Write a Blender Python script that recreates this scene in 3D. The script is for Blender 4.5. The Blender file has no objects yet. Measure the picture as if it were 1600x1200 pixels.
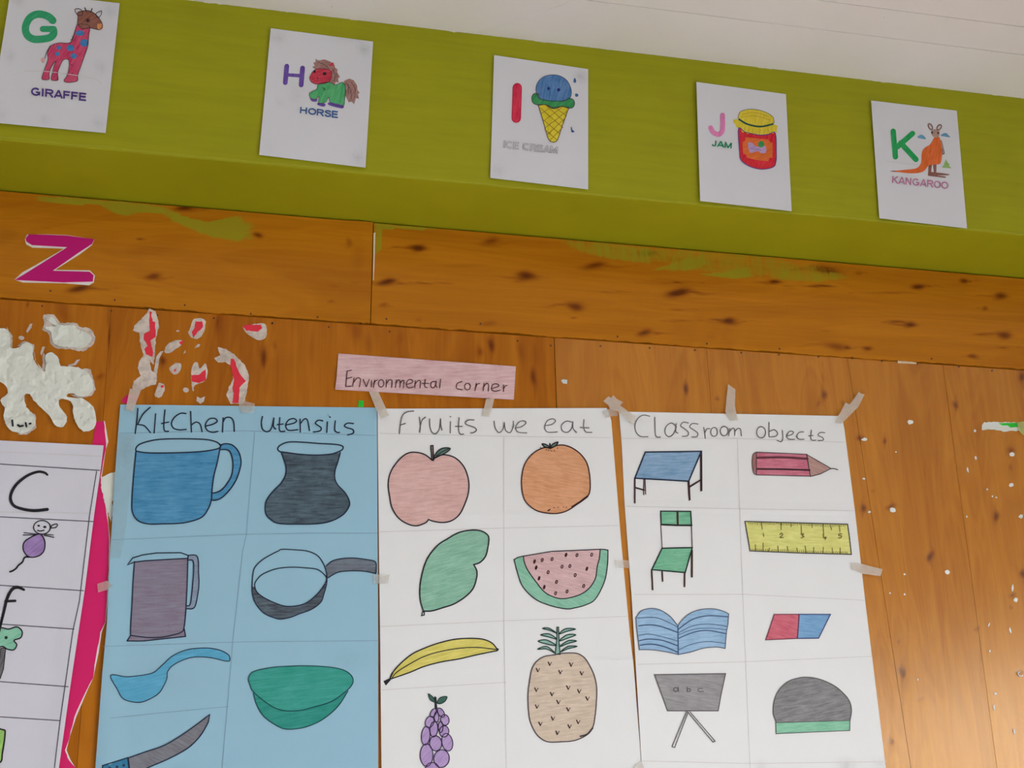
import bpy, math, random
import numpy as np
from mathutils import Vector, Matrix, geometry, noise
random.seed(7)
rng = np.random.RandomState(11)
scene = bpy.context.scene
COL = scene.collection

# ------------------------------------------------------------------ camera
FPX, PITCH, YAW, ROLL = 2395.14, 0.3617526, 0.2591676, -0.0318884
CAM = np.array([0.0, 0.0, 1.5])
_f = np.array([math.sin(YAW)*math.cos(PITCH), math.cos(YAW)*math.cos(PITCH), math.sin(PITCH)])
_r0 = np.array([math.cos(YAW), -math.sin(YAW), 0.0]); _u0 = np.cross(_r0, _f)
_R = math.cos(ROLL)*_r0 + math.sin(ROLL)*_u0
_U = -math.sin(ROLL)*_r0 + math.cos(ROLL)*_u0
cam_d = bpy.data.cameras.new('camera'); cam = bpy.data.objects.new('camera', cam_d); COL.objects.link(cam)
cam_d.sensor_fit = 'HORIZONTAL'; cam_d.sensor_width = 36.0; cam_d.lens = FPX*36.0/1600.0
cam_d.clip_start = 0.05
cam.matrix_world = Matrix(((_R[0], _U[0], -_f[0], CAM[0]), (_R[1], _U[1], -_f[1], CAM[1]), (_R[2], _U[2], -_f[2], CAM[2]), (0, 0, 0, 1)))
scene.camera = cam

# ------------------------------------------------------------------ world, window light, exposure
world = bpy.data.worlds.new('world'); scene.world = world; world.use_nodes = True
wb = world.node_tree.nodes['Background']; wb.inputs[0].default_value = (0.75, 0.87, 1.0, 1); wb.inputs[1].default_value = 1.0
def area(name, loc, direction, sx, sy, power, color):
    l = bpy.data.lights.new(name, 'AREA'); l.shape = 'RECTANGLE'; l.size = sx; l.size_y = sy; l.energy = power; l.color = color
    o = bpy.data.objects.new(name, l); COL.objects.link(o); o.location = loc
    o.rotation_euler = Vector(direction).to_track_quat('-Z', 'Y').to_euler()
    return o
wr = area('window_daylight_right', (3.42, 0.10, 1.85), (-1.0, 0.35, -0.60), 2.0, 1.45, 118, (0.95, 0.97, 1.0)); wr.data.spread = math.radians(122)
wf = area('window_daylight_back', (-0.4, -3.42, 1.55), (0.10, 1.0, -0.66), 3.4, 1.15, 22, (0.82, 0.92, 1.0)); wf.data.spread = math.radians(110)
sl = bpy.data.lights.new('sun', 'SUN'); sl.energy = 58; sl.angle = 0.02; sl.color = (0.97, 0.98, 1.0); sun = bpy.data.objects.new('sun', sl); COL.objects.link(sun)
sun.location = (6, -2, 5); sun.rotation_euler = Vector((-1.0, 0.40, -1.05)).to_track_quat('-Z', 'Y').to_euler()
vs = scene.view_settings
vs.view_transform = 'Standard'; vs.look = 'None'; vs.gamma = 1.0; vs.use_curve_mapping = False
vs.exposure = -1.2
scene.cycles.use_denoising = True

# ------------------------------------------------------------------ pixel helpers
def ray(px, py):
    return _f + _R*((px-800.0)/FPX) + _U*((600.0-py)/FPX)
def at(px, py, Y):
    d = ray(px, py); return CAM + d*(Y/d[1])
def project(P):
    P = np.asarray(P) - CAM
    d = P @ _f
    return 800+FPX*(P @ _R)/d, 600-FPX*(P @ _U)/d
YB, YW = 2.712, 2.921                 # face of the beam, face of the lower boards
ZC, ZB, ZU = 1.5+1.8567, 1.5+1.495, 1.5+1.258   # ceiling, underside of the beam, foot of the upper boards
YU = YW-0.004                         # face of the upper boards
X0, X1, YBACK = -3.0, 3.5, -3.5
class Surf:
    def __init__(s, Y, off=None): s.Y = Y; s.off = off
    def p(s, px, py, lift=0.0):
        return at(px, py, s.Y-(s.off(px, py) if s.off else 0.0)-lift)
def cr(x0, y0, sc):
    return lambda pts: [(x0+u/sc, y0+v/sc) for u, v in pts]
def ell(cx, cy, rx, ry, rot=0.0, n=22):
    c, s = math.cos(rot), math.sin(rot)
    return [(cx+rx*math.cos(t)*c-ry*math.sin(t)*s, cy+rx*math.cos(t)*s+ry*math.sin(t)*c) for t in [2*math.pi*i/n for i in range(n)]]
def smooth(pts, closed=False, n=5):
    m = len(pts)
    if m < 3: return list(pts)
    out = []
    for i in range(m if closed else m-1):
        g = (lambda k: pts[k % m]) if closed else (lambda k: pts[min(max(k, 0), m-1)])
        a, b, c, d = g(i-1), g(i), g(i+1), g(i+2)
        for j in range(n):
            t = j/n
            out.append(tuple(0.5*((2*b[k])+(-a[k]+c[k])*t+(2*a[k]-5*b[k]+4*c[k]-d[k])*t*t+(-a[k]+3*b[k]-3*c[k]+d[k])*t**3) for k in (0, 1)))
    if not closed: out.append(tuple(pts[-1]))
    return out
def inside(x, y, poly):
    x = np.asarray(x); y = np.asarray(y); r = np.zeros(x.shape, bool); n = len(poly)
    for i in range(n):
        (xa, ya), (xb, yb) = poly[i], poly[(i+1) % n]
        c = ((ya > y) != (yb > y)) & (x < (xb-xa)*(y-ya)/((yb-ya) if yb != ya else 1e-9)+xa)
        r ^= c
    return r

# ------------------------------------------------------------------ materials
def lin(c): return tuple((v/255/12.92 if v/255 <= 0.04045 else ((v/255+0.055)/1.055)**2.4) for v in c)
def alb(c, g=1.4): return tuple(min(v*g, 0.93) for v in lin(c))
class NT:
    def __init__(s, name):
        s.m = bpy.data.materials.new(name); s.m.use_nodes = True; s.t = s.m.node_tree
        s.b = s.t.nodes['Principled BSDF']; s.out = s.t.nodes['Material Output']
    def n(s, typ, **k):
        o = s.t.nodes.new(typ)
        for a, v in k.items(): setattr(o, a, v)
        return o
    def set(s, sock, v):
        if hasattr(v, 'is_output') or isinstance(v, bpy.types.NodeSocket): s.t.links.new(v, sock)
        elif isinstance(v, (tuple, list)) and len(v) == 3 and sock.type == 'RGBA': sock.default_value = (*v, 1)
        else: sock.default_value = v
    def coord(s): return s.n('ShaderNodeTexCoord').outputs['Object']
    def mapping(s, vec, scale=(1, 1, 1), rot=(0, 0, 0), loc=(0, 0, 0)):
        m = s.n('ShaderNodeMapping'); s.set(m.inputs[0], vec); m.inputs['Scale'].default_value = scale
        m.inputs['Rotation'].default_value = rot; m.inputs['Location'].default_value = loc; return m.outputs[0]
    def noise(s, vec, scale, detail=3, rough=0.55, dist=0.0):
        o = s.n('ShaderNodeTexNoise'); s.set(o.inputs['Vector'], vec); o.inputs['Scale'].default_value = scale
        o.inputs['Detail'].default_value = detail; o.inputs['Roughness'].default_value = rough; o.inputs['Distortion'].default_value = dist
        return o.outputs['Fac']
    def ramp(s, fac, a, b, ca=(0, 0, 0), cb=(1, 1, 1)):
        r = s.n('ShaderNodeValToRGB'); s.set(r.inputs[0], fac); e = r.color_ramp.elements
        e[0].position = a; e[1].position = b; e[0].color = (*ca, 1); e[1].color = (*cb, 1); return r.outputs[0]
    def mix(s, f, a, b, typ='MIX'):
        o = s.n('ShaderNodeMix', data_type='RGBA', blend_type=typ)
        s.set(o.inputs[0], f); s.set(o.inputs[6], a); s.set(o.inputs[7], b); return o.outputs[2]
    def math(s, op, a, b=0.0, clamp=False):
        o = s.n('ShaderNodeMath', operation=op, use_clamp=clamp); s.set(o.inputs[0], a); s.set(o.inputs[1], b); return o.outputs[0]
    def attr(s, name): return s.n('ShaderNodeAttribute', attribute_name=name).outputs['Fac']
    def bump(s, h, strength, dist=0.001):
        o = s.n('ShaderNodeBump'); s.set(o.inputs['Height'], h); o.inputs['Strength'].default_value = strength; o.inputs['Distance'].default_value = dist
        s.t.links.new(o.outputs[0], s.b.inputs['Normal'])
    def done(s, col, rough=0.6, spec=0.3):
        s.set(s.b.inputs['Base Color'], col); s.set(s.b.inputs['Roughness'], rough); s.b.inputs['Specular IOR Level'].default_value = spec
        return s.m
MATS = {}
def plain(name, c, rough=0.6, spec=0.3, vary=0.12, scale=60, g=1.4):
    if name in MATS: return MATS[name]
    t = NT(name); a = alb(c, g); n = t.noise(t.coord(), scale, 3)
    MATS[name] = t.done(t.mix(n, tuple(v*(1-vary) for v in a), tuple(min(v*(1+vary), .95) for v in a)), rough, spec)
    return MATS[name]
def pencil(name, c, paper=(222, 218, 212), angle=0.15, cover=0.75, fine=1.0, g=1.4):
    """coloured pencil: streaks of colour over paper"""
    if name in MATS: return MATS[name]
    t = NT(name); co = t.coord()
    v = t.mapping(t.mapping(co, rot=(0, angle, 0)), scale=(28*fine, 1, 260*fine))
    n1 = t.noise(v, 1.0, 4, 0.6, 0.6); n2 = t.noise(co, 24, 3, 0.6); n3 = t.noise(co, 700, 2, 0.7)
    f = t.math('ADD', t.math('MULTIPLY', n1, 0.75), t.math('ADD', t.math('MULTIPLY', n2, 0.35), t.math('MULTIPLY', n3, 0.25)))
    f = t.ramp(f, 0.47, 0.88)
    a, p = alb(c, g), alb(paper, g)
    deep = tuple(v*(0.74 if max(a) > .2 else .5) for v in a); light = tuple(v*cover+q*(1-cover) for v, q in zip(a, p))
    MATS[name] = t.done(t.mix(f, deep, light), 0.75, 0.15)
    return MATS[name]
def paper(name, c, g=1.4, bump=0.15, fibre=0.03):
    if name in MATS: return MATS[name]
    t = NT(name); co = t.coord(); a = alb(c, g)
    n = t.noise(co, 9, 4); base = t.mix(n, tuple(v*(1-fibre) for v in a), tuple(min(v*(1+fibre), .95) for v in a))
    base = t.mix(t.math('MULTIPLY', t.attr('smudge'), t.noise(co, 90, 3, 0.7)), base, tuple(v*0.55 for v in a))
    t.bump(t.noise(co, 25, 4, 0.6), bump, 0.002)
    MATS[name] = t.done(base, 0.7, 0.2); return MATS[name]

def wood(name, vertical, base, dark, glare=0.2, spec=.5, tint=(1, 1, 1)):
    t = NT(name); co = t.coord()
    oi = t.n('ShaderNodeObjectInfo').outputs['Random']
    off = t.n('ShaderNodeCombineXYZ'); t.set(off.inputs[0], t.math('MULTIPLY', oi, 17.0)); t.set(off.inputs[1], t.math('MULTIPLY', oi, 5.0))
    va = t.n('ShaderNodeVectorMath', operation='ADD'); t.set(va.inputs[0], co); t.set(va.inputs[1], off.outputs[0]); co2 = va.outputs[0]
    big = (5.0, 1, 0.75) if vertical else (0.75, 1, 5.0)
    mid = (38.0, 1, 1.6) if vertical else (1.6, 1, 38.0)
    fin = (260.0, 1, 6.0) if vertical else (6.0, 1, 260.0)
    n1 = t.noise(t.mapping(co2, scale=big), 1.6, 3, 0.5, 1.2)
    n2 = t.noise(t.mapping(co2, scale=mid), 1.0, 4, 0.6, 0.8)
    n3 = t.noise(t.mapping(co2, scale=fin), 1.0, 3, 0.6)
    # cathedral figure: bands of the broad noise
    w = t.math('SINE', t.math('MULTIPLY', n1, 60.0)); w = t.math('MULTIPLY', t.math('ADD', w, 1.0), 0.5)
    f = t.math('ADD', t.math('MULTIPLY', n1, 0.5), t.math('ADD', t.math('MULTIPLY', n2, 0.42), t.math('ADD', t.math('MULTIPLY', n3, 0.16), t.math('MULTIPLY', w, 0.07))))
    col = t.mix(t.ramp(f, 0.36, 0.78), dark, base)
    # knots and dark streaks that have their own place on the board
    kn = t.math('ADD', t.attr('knot'), t.math('MULTIPLY', t.attr('knot'), t.math('SUBTRACT', t.math('MULTIPLY', n2, 1.6), 0.8)))
    col = t.mix(t.math('MULTIPLY', t.ramp(kn, 0.05, .55), .62), col, lin((124, 50, 12)))
    col = t.mix(t.math('MULTIPLY', t.ramp(kn, 0.45, 1.0), .85), col, lin((92, 34, 8)))
    # rubbed-on green wall paint
    br = t.noise(t.mapping(co, rot=(0, 0.5, 0), scale=(60, 1, 16)), 1.0, 4, 0.65, 0.5)
    gp = t.math('SUBTRACT', t.math('MULTIPLY', t.attr('green'), 1.5), t.math('MULTIPLY', br, 1.3))
    gp = t.ramp(gp, 0.0, 0.55)
    col = t.mix(t.math('MULTIPLY', gp, 0.8), col, GREEN)
    h = t.math('SUBTRACT', t.math('ADD', t.math('MULTIPLY', n1, 1.2), t.math('MULTIPLY', n2, 0.35)), t.math('MULTIPLY', t.attr('knot'), 0.3))
    t.bump(h, 0.25, 0.004)
    r = t.math('ADD', glare, t.math('MULTIPLY', n2, 0.10))
    t.b.inputs['Specular Tint'].default_value = (*tint, 1)
    return t.done(col, r, spec)
GREEN = (0.36, 0.345, 0.02)

# ------------------------------------------------------------------ mesh building
class MB:
    def __init__(s, surf=None): s.v = []; s.f = []; s.mi = []; s.mats = []; s.surf = surf; s.attrs = {}
    def mid(s, m):
        if m not in s.mats: s.mats.append(m)
        return s.mats.index(m)
    def add(s, verts, faces, m):
        k = len(s.v); i = s.mid(m); s.v += [tuple(p) for p in verts]
        s.f += [tuple(a+k for a in f) for f in faces]; s.mi += [i]*len(faces)
    def ribbon(s, pts, w, m, lift, closed=False, caps=True):
        """a flat stroke of width w (photo pixels) along pts, laid on the surface"""
        q = [np.array(pts[0], float)]
        for p in pts[1:]:
            p = np.array(p, float)
            if np.linalg.norm(p-q[-1]) > 0.25: q.append(p)
        if closed and len(q) > 2 and np.linalg.norm(q[0]-q[-1]) < 0.25: q.pop()
        n = len(q)
        if n < 2:
            q.append(q[0]+np.array([0.6, 0.0])); n = 2
        ws = [w]*n if not isinstance(w, (list, tuple)) else list(np.interp(np.linspace(0, 1, n), np.linspace(0, 1, len(w)), w))
        L = []; R = []
        for i in range(n):
            a = q[i-1] if (closed or i > 0) else None; b = q[(i+1) % n] if (closed or i < n-1) else None
            d1 = (q[i]-a)/np.linalg.norm(q[i]-a) if a is not None else None
            d2 = (b-q[i])/np.linalg.norm(b-q[i]) if b is not None else None
            if d1 is None: d1 = d2
            if d2 is None: d2 = d1
            d = d1+d2; l = np.linalg.norm(d); d = d/l if l > 1e-6 else d2
            nn = np.array([-d[1], d[0]]); k = 1/max(abs(nn @ np.array([-d2[1], d2[0]])), 0.55)
            L.append(q[i]+nn*ws[i]*0.5*k); R.append(q[i]-nn*ws[i]*0.5*k)
        vs_ = []
        for i in range(n): vs_ += [L[i], R[i]]
        fs = [(2*i, 2*((i+1) % n), 2*((i+1) % n)+1, 2*i+1) for i in range(n if closed else n-1)]
        if not closed and caps and max(ws) > 1.0:
            for i, sgn in ((0, -1), (n-1, 1)):
                d = q[i]-q[1] if i == 0 else q[i]-q[n-2]
                d = d/np.linalg.norm(d); nn = np.array([-d[1], d[0]]); c = len(vs_); vs_.append(q[i])
                for j in range(7):
                    t = -math.pi/2+math.pi*j/6; vs_.append(q[i]+(d*math.cos(t)+nn*math.sin(t))*ws[i]*0.5)
                fs += [(c, c+1+j, c+2+j) for j in range(6)]
        s.add([s.surf.p(x, y, lift) for x, y in vs_], fs, m)
    def fill(s, poly, m, lift, step=12.0, skirt=None, rough=0.0):
        """a filled outline on the surface; skirt gives it thickness down to that lift"""
        P = []
        for p in poly:
            if not P or math.hypot(p[0]-P[-1][0], p[1]-P[-1][1]) > 0.2: P.append(p)
        if math.hypot(P[0][0]-P[-1][0], P[0][1]-P[-1][1]) < 0.2: P.pop()
        n = len(P); xs = [p[0] for p in P]; ys = [p[1] for p in P]
        pts = [Vector(p) for p in P]
        gx, gy = np.meshgrid(np.arange(min(xs)+step/2, max(xs), step), np.arange(min(ys)+step/2, max(ys), step))
        ok = inside(gx, gy, P)
        for x, y in zip(gx[ok], gy[ok]):
            pts.append(Vector((float(x)+random.uniform(-.1, .1), float(y))))
        r = geometry.delaunay_2d_cdt(pts, [(i, (i+1) % n) for i in range(n)], [], 1, 1e-4)
        rv = [(v.x, v.y) for v in r[0]]
        vv = [s.surf.p(x, y, lift+(rough*(0.5+0.9*noise.fractal((x*.06, y*.06, 3.1), .8, 2.1, 4)+.25*random.random()) if rough else 0)) for x, y in rv]
        fs = []
        for f in r[2]:
            f = list(f); a = sum(rv[f[i]][0]*rv[f[(i+1) % len(f)]][1]-rv[f[(i+1) % len(f)]][0]*rv[f[i]][1] for i in range(len(f)))
            fs.append(tuple(f) if a < 0 else tuple(f[::-1]))
        s.add(vv, fs, m)
        if skirt is not None:
            top = [s.surf.p(x, y, lift) for x, y in P]; bot = [s.surf.p(x, y, skirt) for x, y in P]
            a = sum(P[i][0]*P[(i+1) % n][1]-P[(i+1) % n][0]*P[i][1] for i in range(n))
            fs = [(i, (i+1) % n, n+(i+1) % n, n+i) for i in range(n)]
            s.add(top+bot, fs if a > 0 else [f[::-1] for f in fs], m)
    def sheet(s, L, R, m, nu, nv, thick=0.0006, lift=0.0):
        """a sheet of paper between a left and a right edge polyline (photo pixels, top to bottom)"""
        def samp(E, t):
            d = [0]
            for i in range(1, len(E)): d.append(d[-1]+math.hypot(E[i][0]-E[i-1][0], E[i][1]-E[i-1][1]))
            return np.interp(t*d[-1], d, [e[0] for e in E]), np.interp(t*d[-1], d, [e[1] for e in E])
        F = []; B = []; self_px = []
        for j in range(nv+1):
            a = samp(L, j/nv); b = samp(R, j/nv)
            for i in range(nu+1):
                u = i/nu; x = a[0]+(b[0]-a[0])*u; y = a[1]+(b[1]-a[1])*u
                F.append(s.surf.p(x, y, lift)); B.append(s.surf.p(x, y, lift-thick)); self_px.append((x, y))
        N = len(F); g = lambda j, i: j*(nu+1)+i
        fs = []
        for j in range(nv):
            for i in range(nu):
                q = (g(j, i), g(j+1, i), g(j+1, i+1), g(j, i+1)); fs.append(q); fs.append(tuple(N+k for k in q[::-1]))
        for i in range(nu):
            fs.append((g(0, i), g(0, i+1), N+g(0, i+1), N+g(0, i))); fs.append((g(nv, i+1), g(nv, i), N+g(nv, i), N+g(nv, i+1)))
        for j in range(nv):
            fs.append((g(j+1, 0), g(j, 0), N+g(j, 0), N+g(j+1, 0))); fs.append((g(j, nu), g(j+1, nu), N+g(j+1, nu), N+g(j, nu)))
        s.add(F+B, fs, m)
        return self_px+self_px
    def build(s, name, parent=None, origin=None, smooth_=False):
        me = bpy.data.meshes.new(name)
        o0 = np.zeros(3)
        if parent is not None: o0 = ORIG[parent]
        elif origin is not None: o0 = np.array(origin, float)
        me.from_pydata([tuple(np.array(p)-o0) for p in s.v], [], s.f)
        for m in s.mats: me.materials.append(m)
        me.polygons.foreach_set('material_index', s.mi)
        if smooth_: me.polygons.foreach_set('use_smooth', [True]*len(me.polygons))
        for k, a in s.attrs.items():
            at_ = me.attributes.new(k, 'FLOAT', 'POINT'); at_.data.foreach_set('value', np.asarray(a, np.float32))
        me.update()
        o = bpy.data.objects.new(name, me); COL.objects.link(o)
        if parent is not None: o.parent = parent
        else: o.location = o0
        ORIG[o] = o0
        return o
ORIG = {}
def tag(o, label, cat=None, group=None, kind=None):
    o['label'] = label
    if cat: o['category'] = cat
    if group: o['group'] = group
    if kind: o['kind'] = kind
    return o
def thing(name, loc, label, cat, group=None):
    o = bpy.data.objects.new(name, None); COL.objects.link(o); o.location = tuple(loc); o.empty_display_size = 0.05
    ORIG[o] = np.array(loc, float); return tag(o, label, cat, group)
def boxm(mb, a, b, m, bev=0.0):
    (x0, y0, z0), (x1, y1, z1) = a, b
    if bev <= 0:
        v = [(x0, y0, z0), (x1, y0, z0), (x1, y1, z0), (x0, y1, z0), (x0, y0, z1), (x1, y0, z1), (x1, y1, z1), (x0, y1, z1)]
        mb.add(v, [(0, 3, 2, 1), (4, 5, 6, 7), (0, 1, 5, 4), (1, 2, 6, 5), (2, 3, 7, 6), (3, 0, 4, 7)], m)
    else:
        import bmesh
        bm = bmesh.new(); bmesh.ops.create_cube(bm, size=1.0)
        for v in bm.verts: v.co = Vector(((x0+x1)/2+v.co.x*(x1-x0), (y0+y1)/2+v.co.y*(y1-y0), (z0+z1)/2+v.co.z*(z1-z0)))
        bmesh.ops.bevel(bm, geom=bm.edges[:], offset=bev, segments=2, affect='EDGES', profile=0.5)
        bm.verts.index_update(); mb.add([tuple(v.co) for v in bm.verts], [tuple(v.index for v in f.verts) for f in bm.faces], m); bm.free()

# crops of the photograph the outlines were read from
cA = cr(0, 0, 4); cB = cr(380, 20, 4.2857); cC = cr(740, 60, 4.6167); cD = cr(1060, 110, 5); cE = cr(1330, 130, 4.8); cF = cr(0, 280, 4); cG = cr(0, 460, 3.636)
K1 = cr(180, 620, 5.4545); K2 = cr(380, 620, 5.4545); K3 = cr(140, 830, 6.3167); K4 = cr(370, 830, 6.3167); K5 = cr(140, 990, 5.7125); K6 = cr(370, 1000, 6)
L1 = cr(0, 650, 4.14); L2 = cr(0, 900, 4)
F1 = cr(580, 630, 5.714); F2 = cr(780, 620, 5.4524); F3 = cr(590, 810, 7.06); F4 = cr(780, 820, 7.059); F5 = cr(580, 980, 5.4545); F6 = cr(790, 960, 5)
EN = cr(500, 530, 4.7059)
C1 = cr(940, 590, 5.713); C2 = cr(1140, 590, 5.7125); C3 = cr(970, 780, 7.5); C4 = cr(1140, 780, 6.4); C5 = cr(980, 930, 4.445); C6 = cr(1160, 930, 4.446)
W1 = cr(1300, 560, 3.75); W2 = cr(1300, 880, 3.75); W3 = cr(400, 320, 4); W4 = cr(800, 340, 4); W5 = cr(1200, 380, 4)

# ================================================================== the room
# ---- wall with the boards
M_BACK = plain('dark_gap', (38, 24, 14), 0.9, 0.1)
M_WOODU = wood('varnished_plywood_across', False, lin((214, 136, 26)), lin((180, 106, 14)), .2, .3, (1.0, .8, .5))
M_WOODD = wood('dark_plywood_upright', True, lin((204, 124, 26)), lin((164, 88, 12)), .2, .3, (1.0, .8, .5))
M_WOODL = wood('varnished_plywood_upright', True, lin((212, 136, 30)), lin((174, 98, 12)), .2, 1.0, (1.0, .80, .52))
mb = MB(); boxm(mb, (X0, YW+0.014, 0), (X1, YW+0.15, ZC+0.05), M_BACK)
wall = mb.build('wall_back'); tag(wall, 'varnished plywood boarded wall below the green beam', 'wall', kind='structure')

K = []   # knots: px, py, rx, ry (pixels), upright grain?, strength
def kn(crop, sc, lst, vert):
    for k in lst:
        (x, y), = crop([k[:2]]); K.append((x, y, 1.18*k[2]/sc, 1.18*k[3]/sc, vert, k[4] if len(k) > 4 else 1.0))
kn(cF, 4, [(965, 612, 34, 15), (500, 685, 46, 17), (880, 375, 18, 5, .7), (1160, 185, 46, 16), (60, 245, 90, 5, .25), (1000, 430, 120, 5, .2), (300, 305, 60, 4, .25)], False)
kn(W3, 4, [(15, 187, 20, 12), (1010, 268, 38, 15), (1470, 235, 38, 18, .8), (820, 485, 38, 15), (580, 245, 16, 22, .5), (490, 510, 30, 6, .4), (470, 605, 14, 8, .4), (800, 630, 22, 12, .5), (1020, 720, 18, 12, .3), (1460, 745, 40, 12, .5), (1300, 380, 110, 8, .3), (1050, 490, 130, 4, .5), (640, 300, 40, 80, .18)], False)
kn(W4, 4, [(80, 370, 46, 22), (515, 305, 50, 18), (840, 225, 44, 13), (395, 550, 38, 20), (1040, 470, 50, 22), (1030, 405, 55, 4, .9), (1360, 650, 34, 15), (830, 722, 30, 16), (385, 627, 18, 4, .6), (1040, 645, 60, 5, .5), (640, 465, 70, 4, .4), (1040, 575, 50, 4, .4), (920, 722, 50, 4, .6), (1280, 640, 50, 4, .6)], False)
kn(W5, 4, [(35, 243, 32, 9), (370, 165, 64, 20), (310, 268, 66, 5, .9), (940, 270, 32, 12), (1222, 237, 20, 10), (1450, 330, 32, 15, .9), (1355, 408, 14, 9, .7), (885, 510, 30, 12), (800, 492, 50, 6, .8), (430, 640, 55, 20, .7), (490, 655, 20, 9), (620, 655, 24, 10, .9), (1475, 570, 34, 17), (1350, 570, 45, 6, .7), (1470, 650, 32, 4, .9), (1285, 708, 26, 10, .8), (570, 185, 22, 8, .5), (760, 310, 120, 5, .4), (360, 550, 30, 4, .3)], False)
kn(W3, 4, [(45, 960, 13, 42, .9), (1470, 870, 16, 36, .9), (1395, 920, 14, 24, .6), (620, 800, 24, 40, .4), (700, 860, 20, 60, .35), (900, 830, 16, 40, .4), (120, 880, 10, 18, .5), (30, 1060, 40, 90, .2), (350, 920, 14, 80, .25)], True)
kn(W4, 4, [(138, 1000, 14, 44), (60, 820, 18, 60, .5), (140, 870, 20, 60, .35), (1085, 1065, 11, 26), (1283, 1132, 9, 8, .8), (1075, 900, 30, 60, .2)], True)
kn(W5, 4, [(348, 950, 13, 22), (315, 1005, 10, 14, .5), (1172, 1008, 11, 20), (1590, 830, 18, 24, .9), (465, 998, 12, 8, .4), (340, 870, 4, 60, .4)], True)
kn(W1, 3.75, [(182, 880, 11, 18), (308, 485, 7, 14), (960, 925, 12, 22), (580, 1160, 14, 24), (165, 465, 15, 10, .9), (1050, 640, 8, 14, .6), (240, 775, 9, 8, .4), (350, 600, 70, 200, .16), (545, 660, 4, 60, .35), (1045, 540, 18, 16, .7), (345, 870, 18, 14, .8), (1065, 680, 26, 90, .2)], True)
kn(W2, 3.75, [(412, 632, 14, 26, 1.1), (412, 640, 36, 80, .28), (340, 1047, 13, 16, 1.0), (850, 388, 12, 9, .5), (1120, 65, 12, 18), (520, 800, 16, 9, .4), (870, 600, 5, 200, .25), (440, 400, 5, 200, .2), (1060, 190, 12, 10, .7), (1100, 635, 16, 8, .7), (1048, 258, 7, 6, .8), (390, 460, 7, 10, .5)], True)
kn(cG, 3.636, [(1495, 350, 15, 40, .9), (1245, 170, 18, 50, .6), (920, 380, 13, 20, .9), (570, 470, 16, 14, .6), (365, 100, 30, 50, .35), (560, 700, 20, 60, .3), (620, 200, 5, 130, .7), (820, 600, 12, 60, .3), (1390, 330, 30, 120, .2), (160, 60, 4, 20, .6)], True)
def knotfield(px, py, vert):
    r = np.zeros(px.shape)
    for x, y, rx, ry, v, s in K:
        if v != vert: continue
        dx, dy = px-x, py-y; ph = (x*7.3+y*3.1) % 6.28
        dx = dx+.28*rx*np.sin(dy/ry*1.7+ph); dy = dy+.28*ry*np.sin(dx/rx*1.5+ph*1.7)
        r = np.maximum(r, s*np.exp(-0.7*((dx/rx)**2+(dy/ry)**2)))
        sx, sy = (rx*0.55, ry*3.0) if vert else (rx*3.0, ry*0.38)
        if not vert: dx = dx-1.5*rx*math.cos(ph)
        r = np.maximum(r, 0.55*s*np.exp(-1.2*((dx/sx)**2+(dy/sy)**2)))
    return r
SM = [cF([(225, 108), (400, 112), (620, 132), (800, 145), (1000, 168), (1085, 205), (1020, 222), (870, 205), (800, 232), (720, 215), (620, 160), (480, 158), (260, 142)]),
      cF([(1000, 195), (1080, 205), (1180, 240), (1300, 268), (1490, 225), (1560, 290), (1575, 375), (1450, 382), (1300, 355), (1180, 305), (1090, 265)]),
      W4([(270, 135), (560, 162), (900, 190), (1000, 250), (860, 290), (640, 270), (480, 232), (380, 200)]),
      W4([(860, 330), (1050, 260), (1200, 225), (1250, 280), (1180, 322), (1080, 335)]),
      W4([(1160, 350), (1300, 345), (1480, 305), (1510, 372), (1400, 382), (1250, 368)]),
      W5([(0, 145), (250, 172), (480, 185), (530, 222), (300, 245), (120, 235), (0, 218)]),
      W3([(745, 115), (1000, 130), (1140, 150), (1040, 160), (900, 145), (765, 150), (758, 300), (748, 310)])]
SM += [W4([(200, 112), (700, 165), (1200, 205), (1600, 230), (2080, 330), (2000, 385), (1600, 385), (1150, 335), (800, 260), (400, 200)])]
SMV = [1.0, 1.0, .7, .8, .95, .7, .9, .62]
def greenfield(px, py):
    r = np.zeros(px.shape)
    for poly, v in zip(SM, SMV):
        cx, cy = np.mean([p[0] for p in poly]), np.mean([p[1] for p in poly])
        for k, w in ((.8, 1.0), (.9, .86), (1.0, .72), (1.08, .55), (1.16, .4), (1.25, .25)):
            q = [(cx+(x-cx)*k, cy+(y-cy)*k) for x, y in poly]
            r = np.maximum(r, inside(px, py, q)*v*w)
    return r
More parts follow.
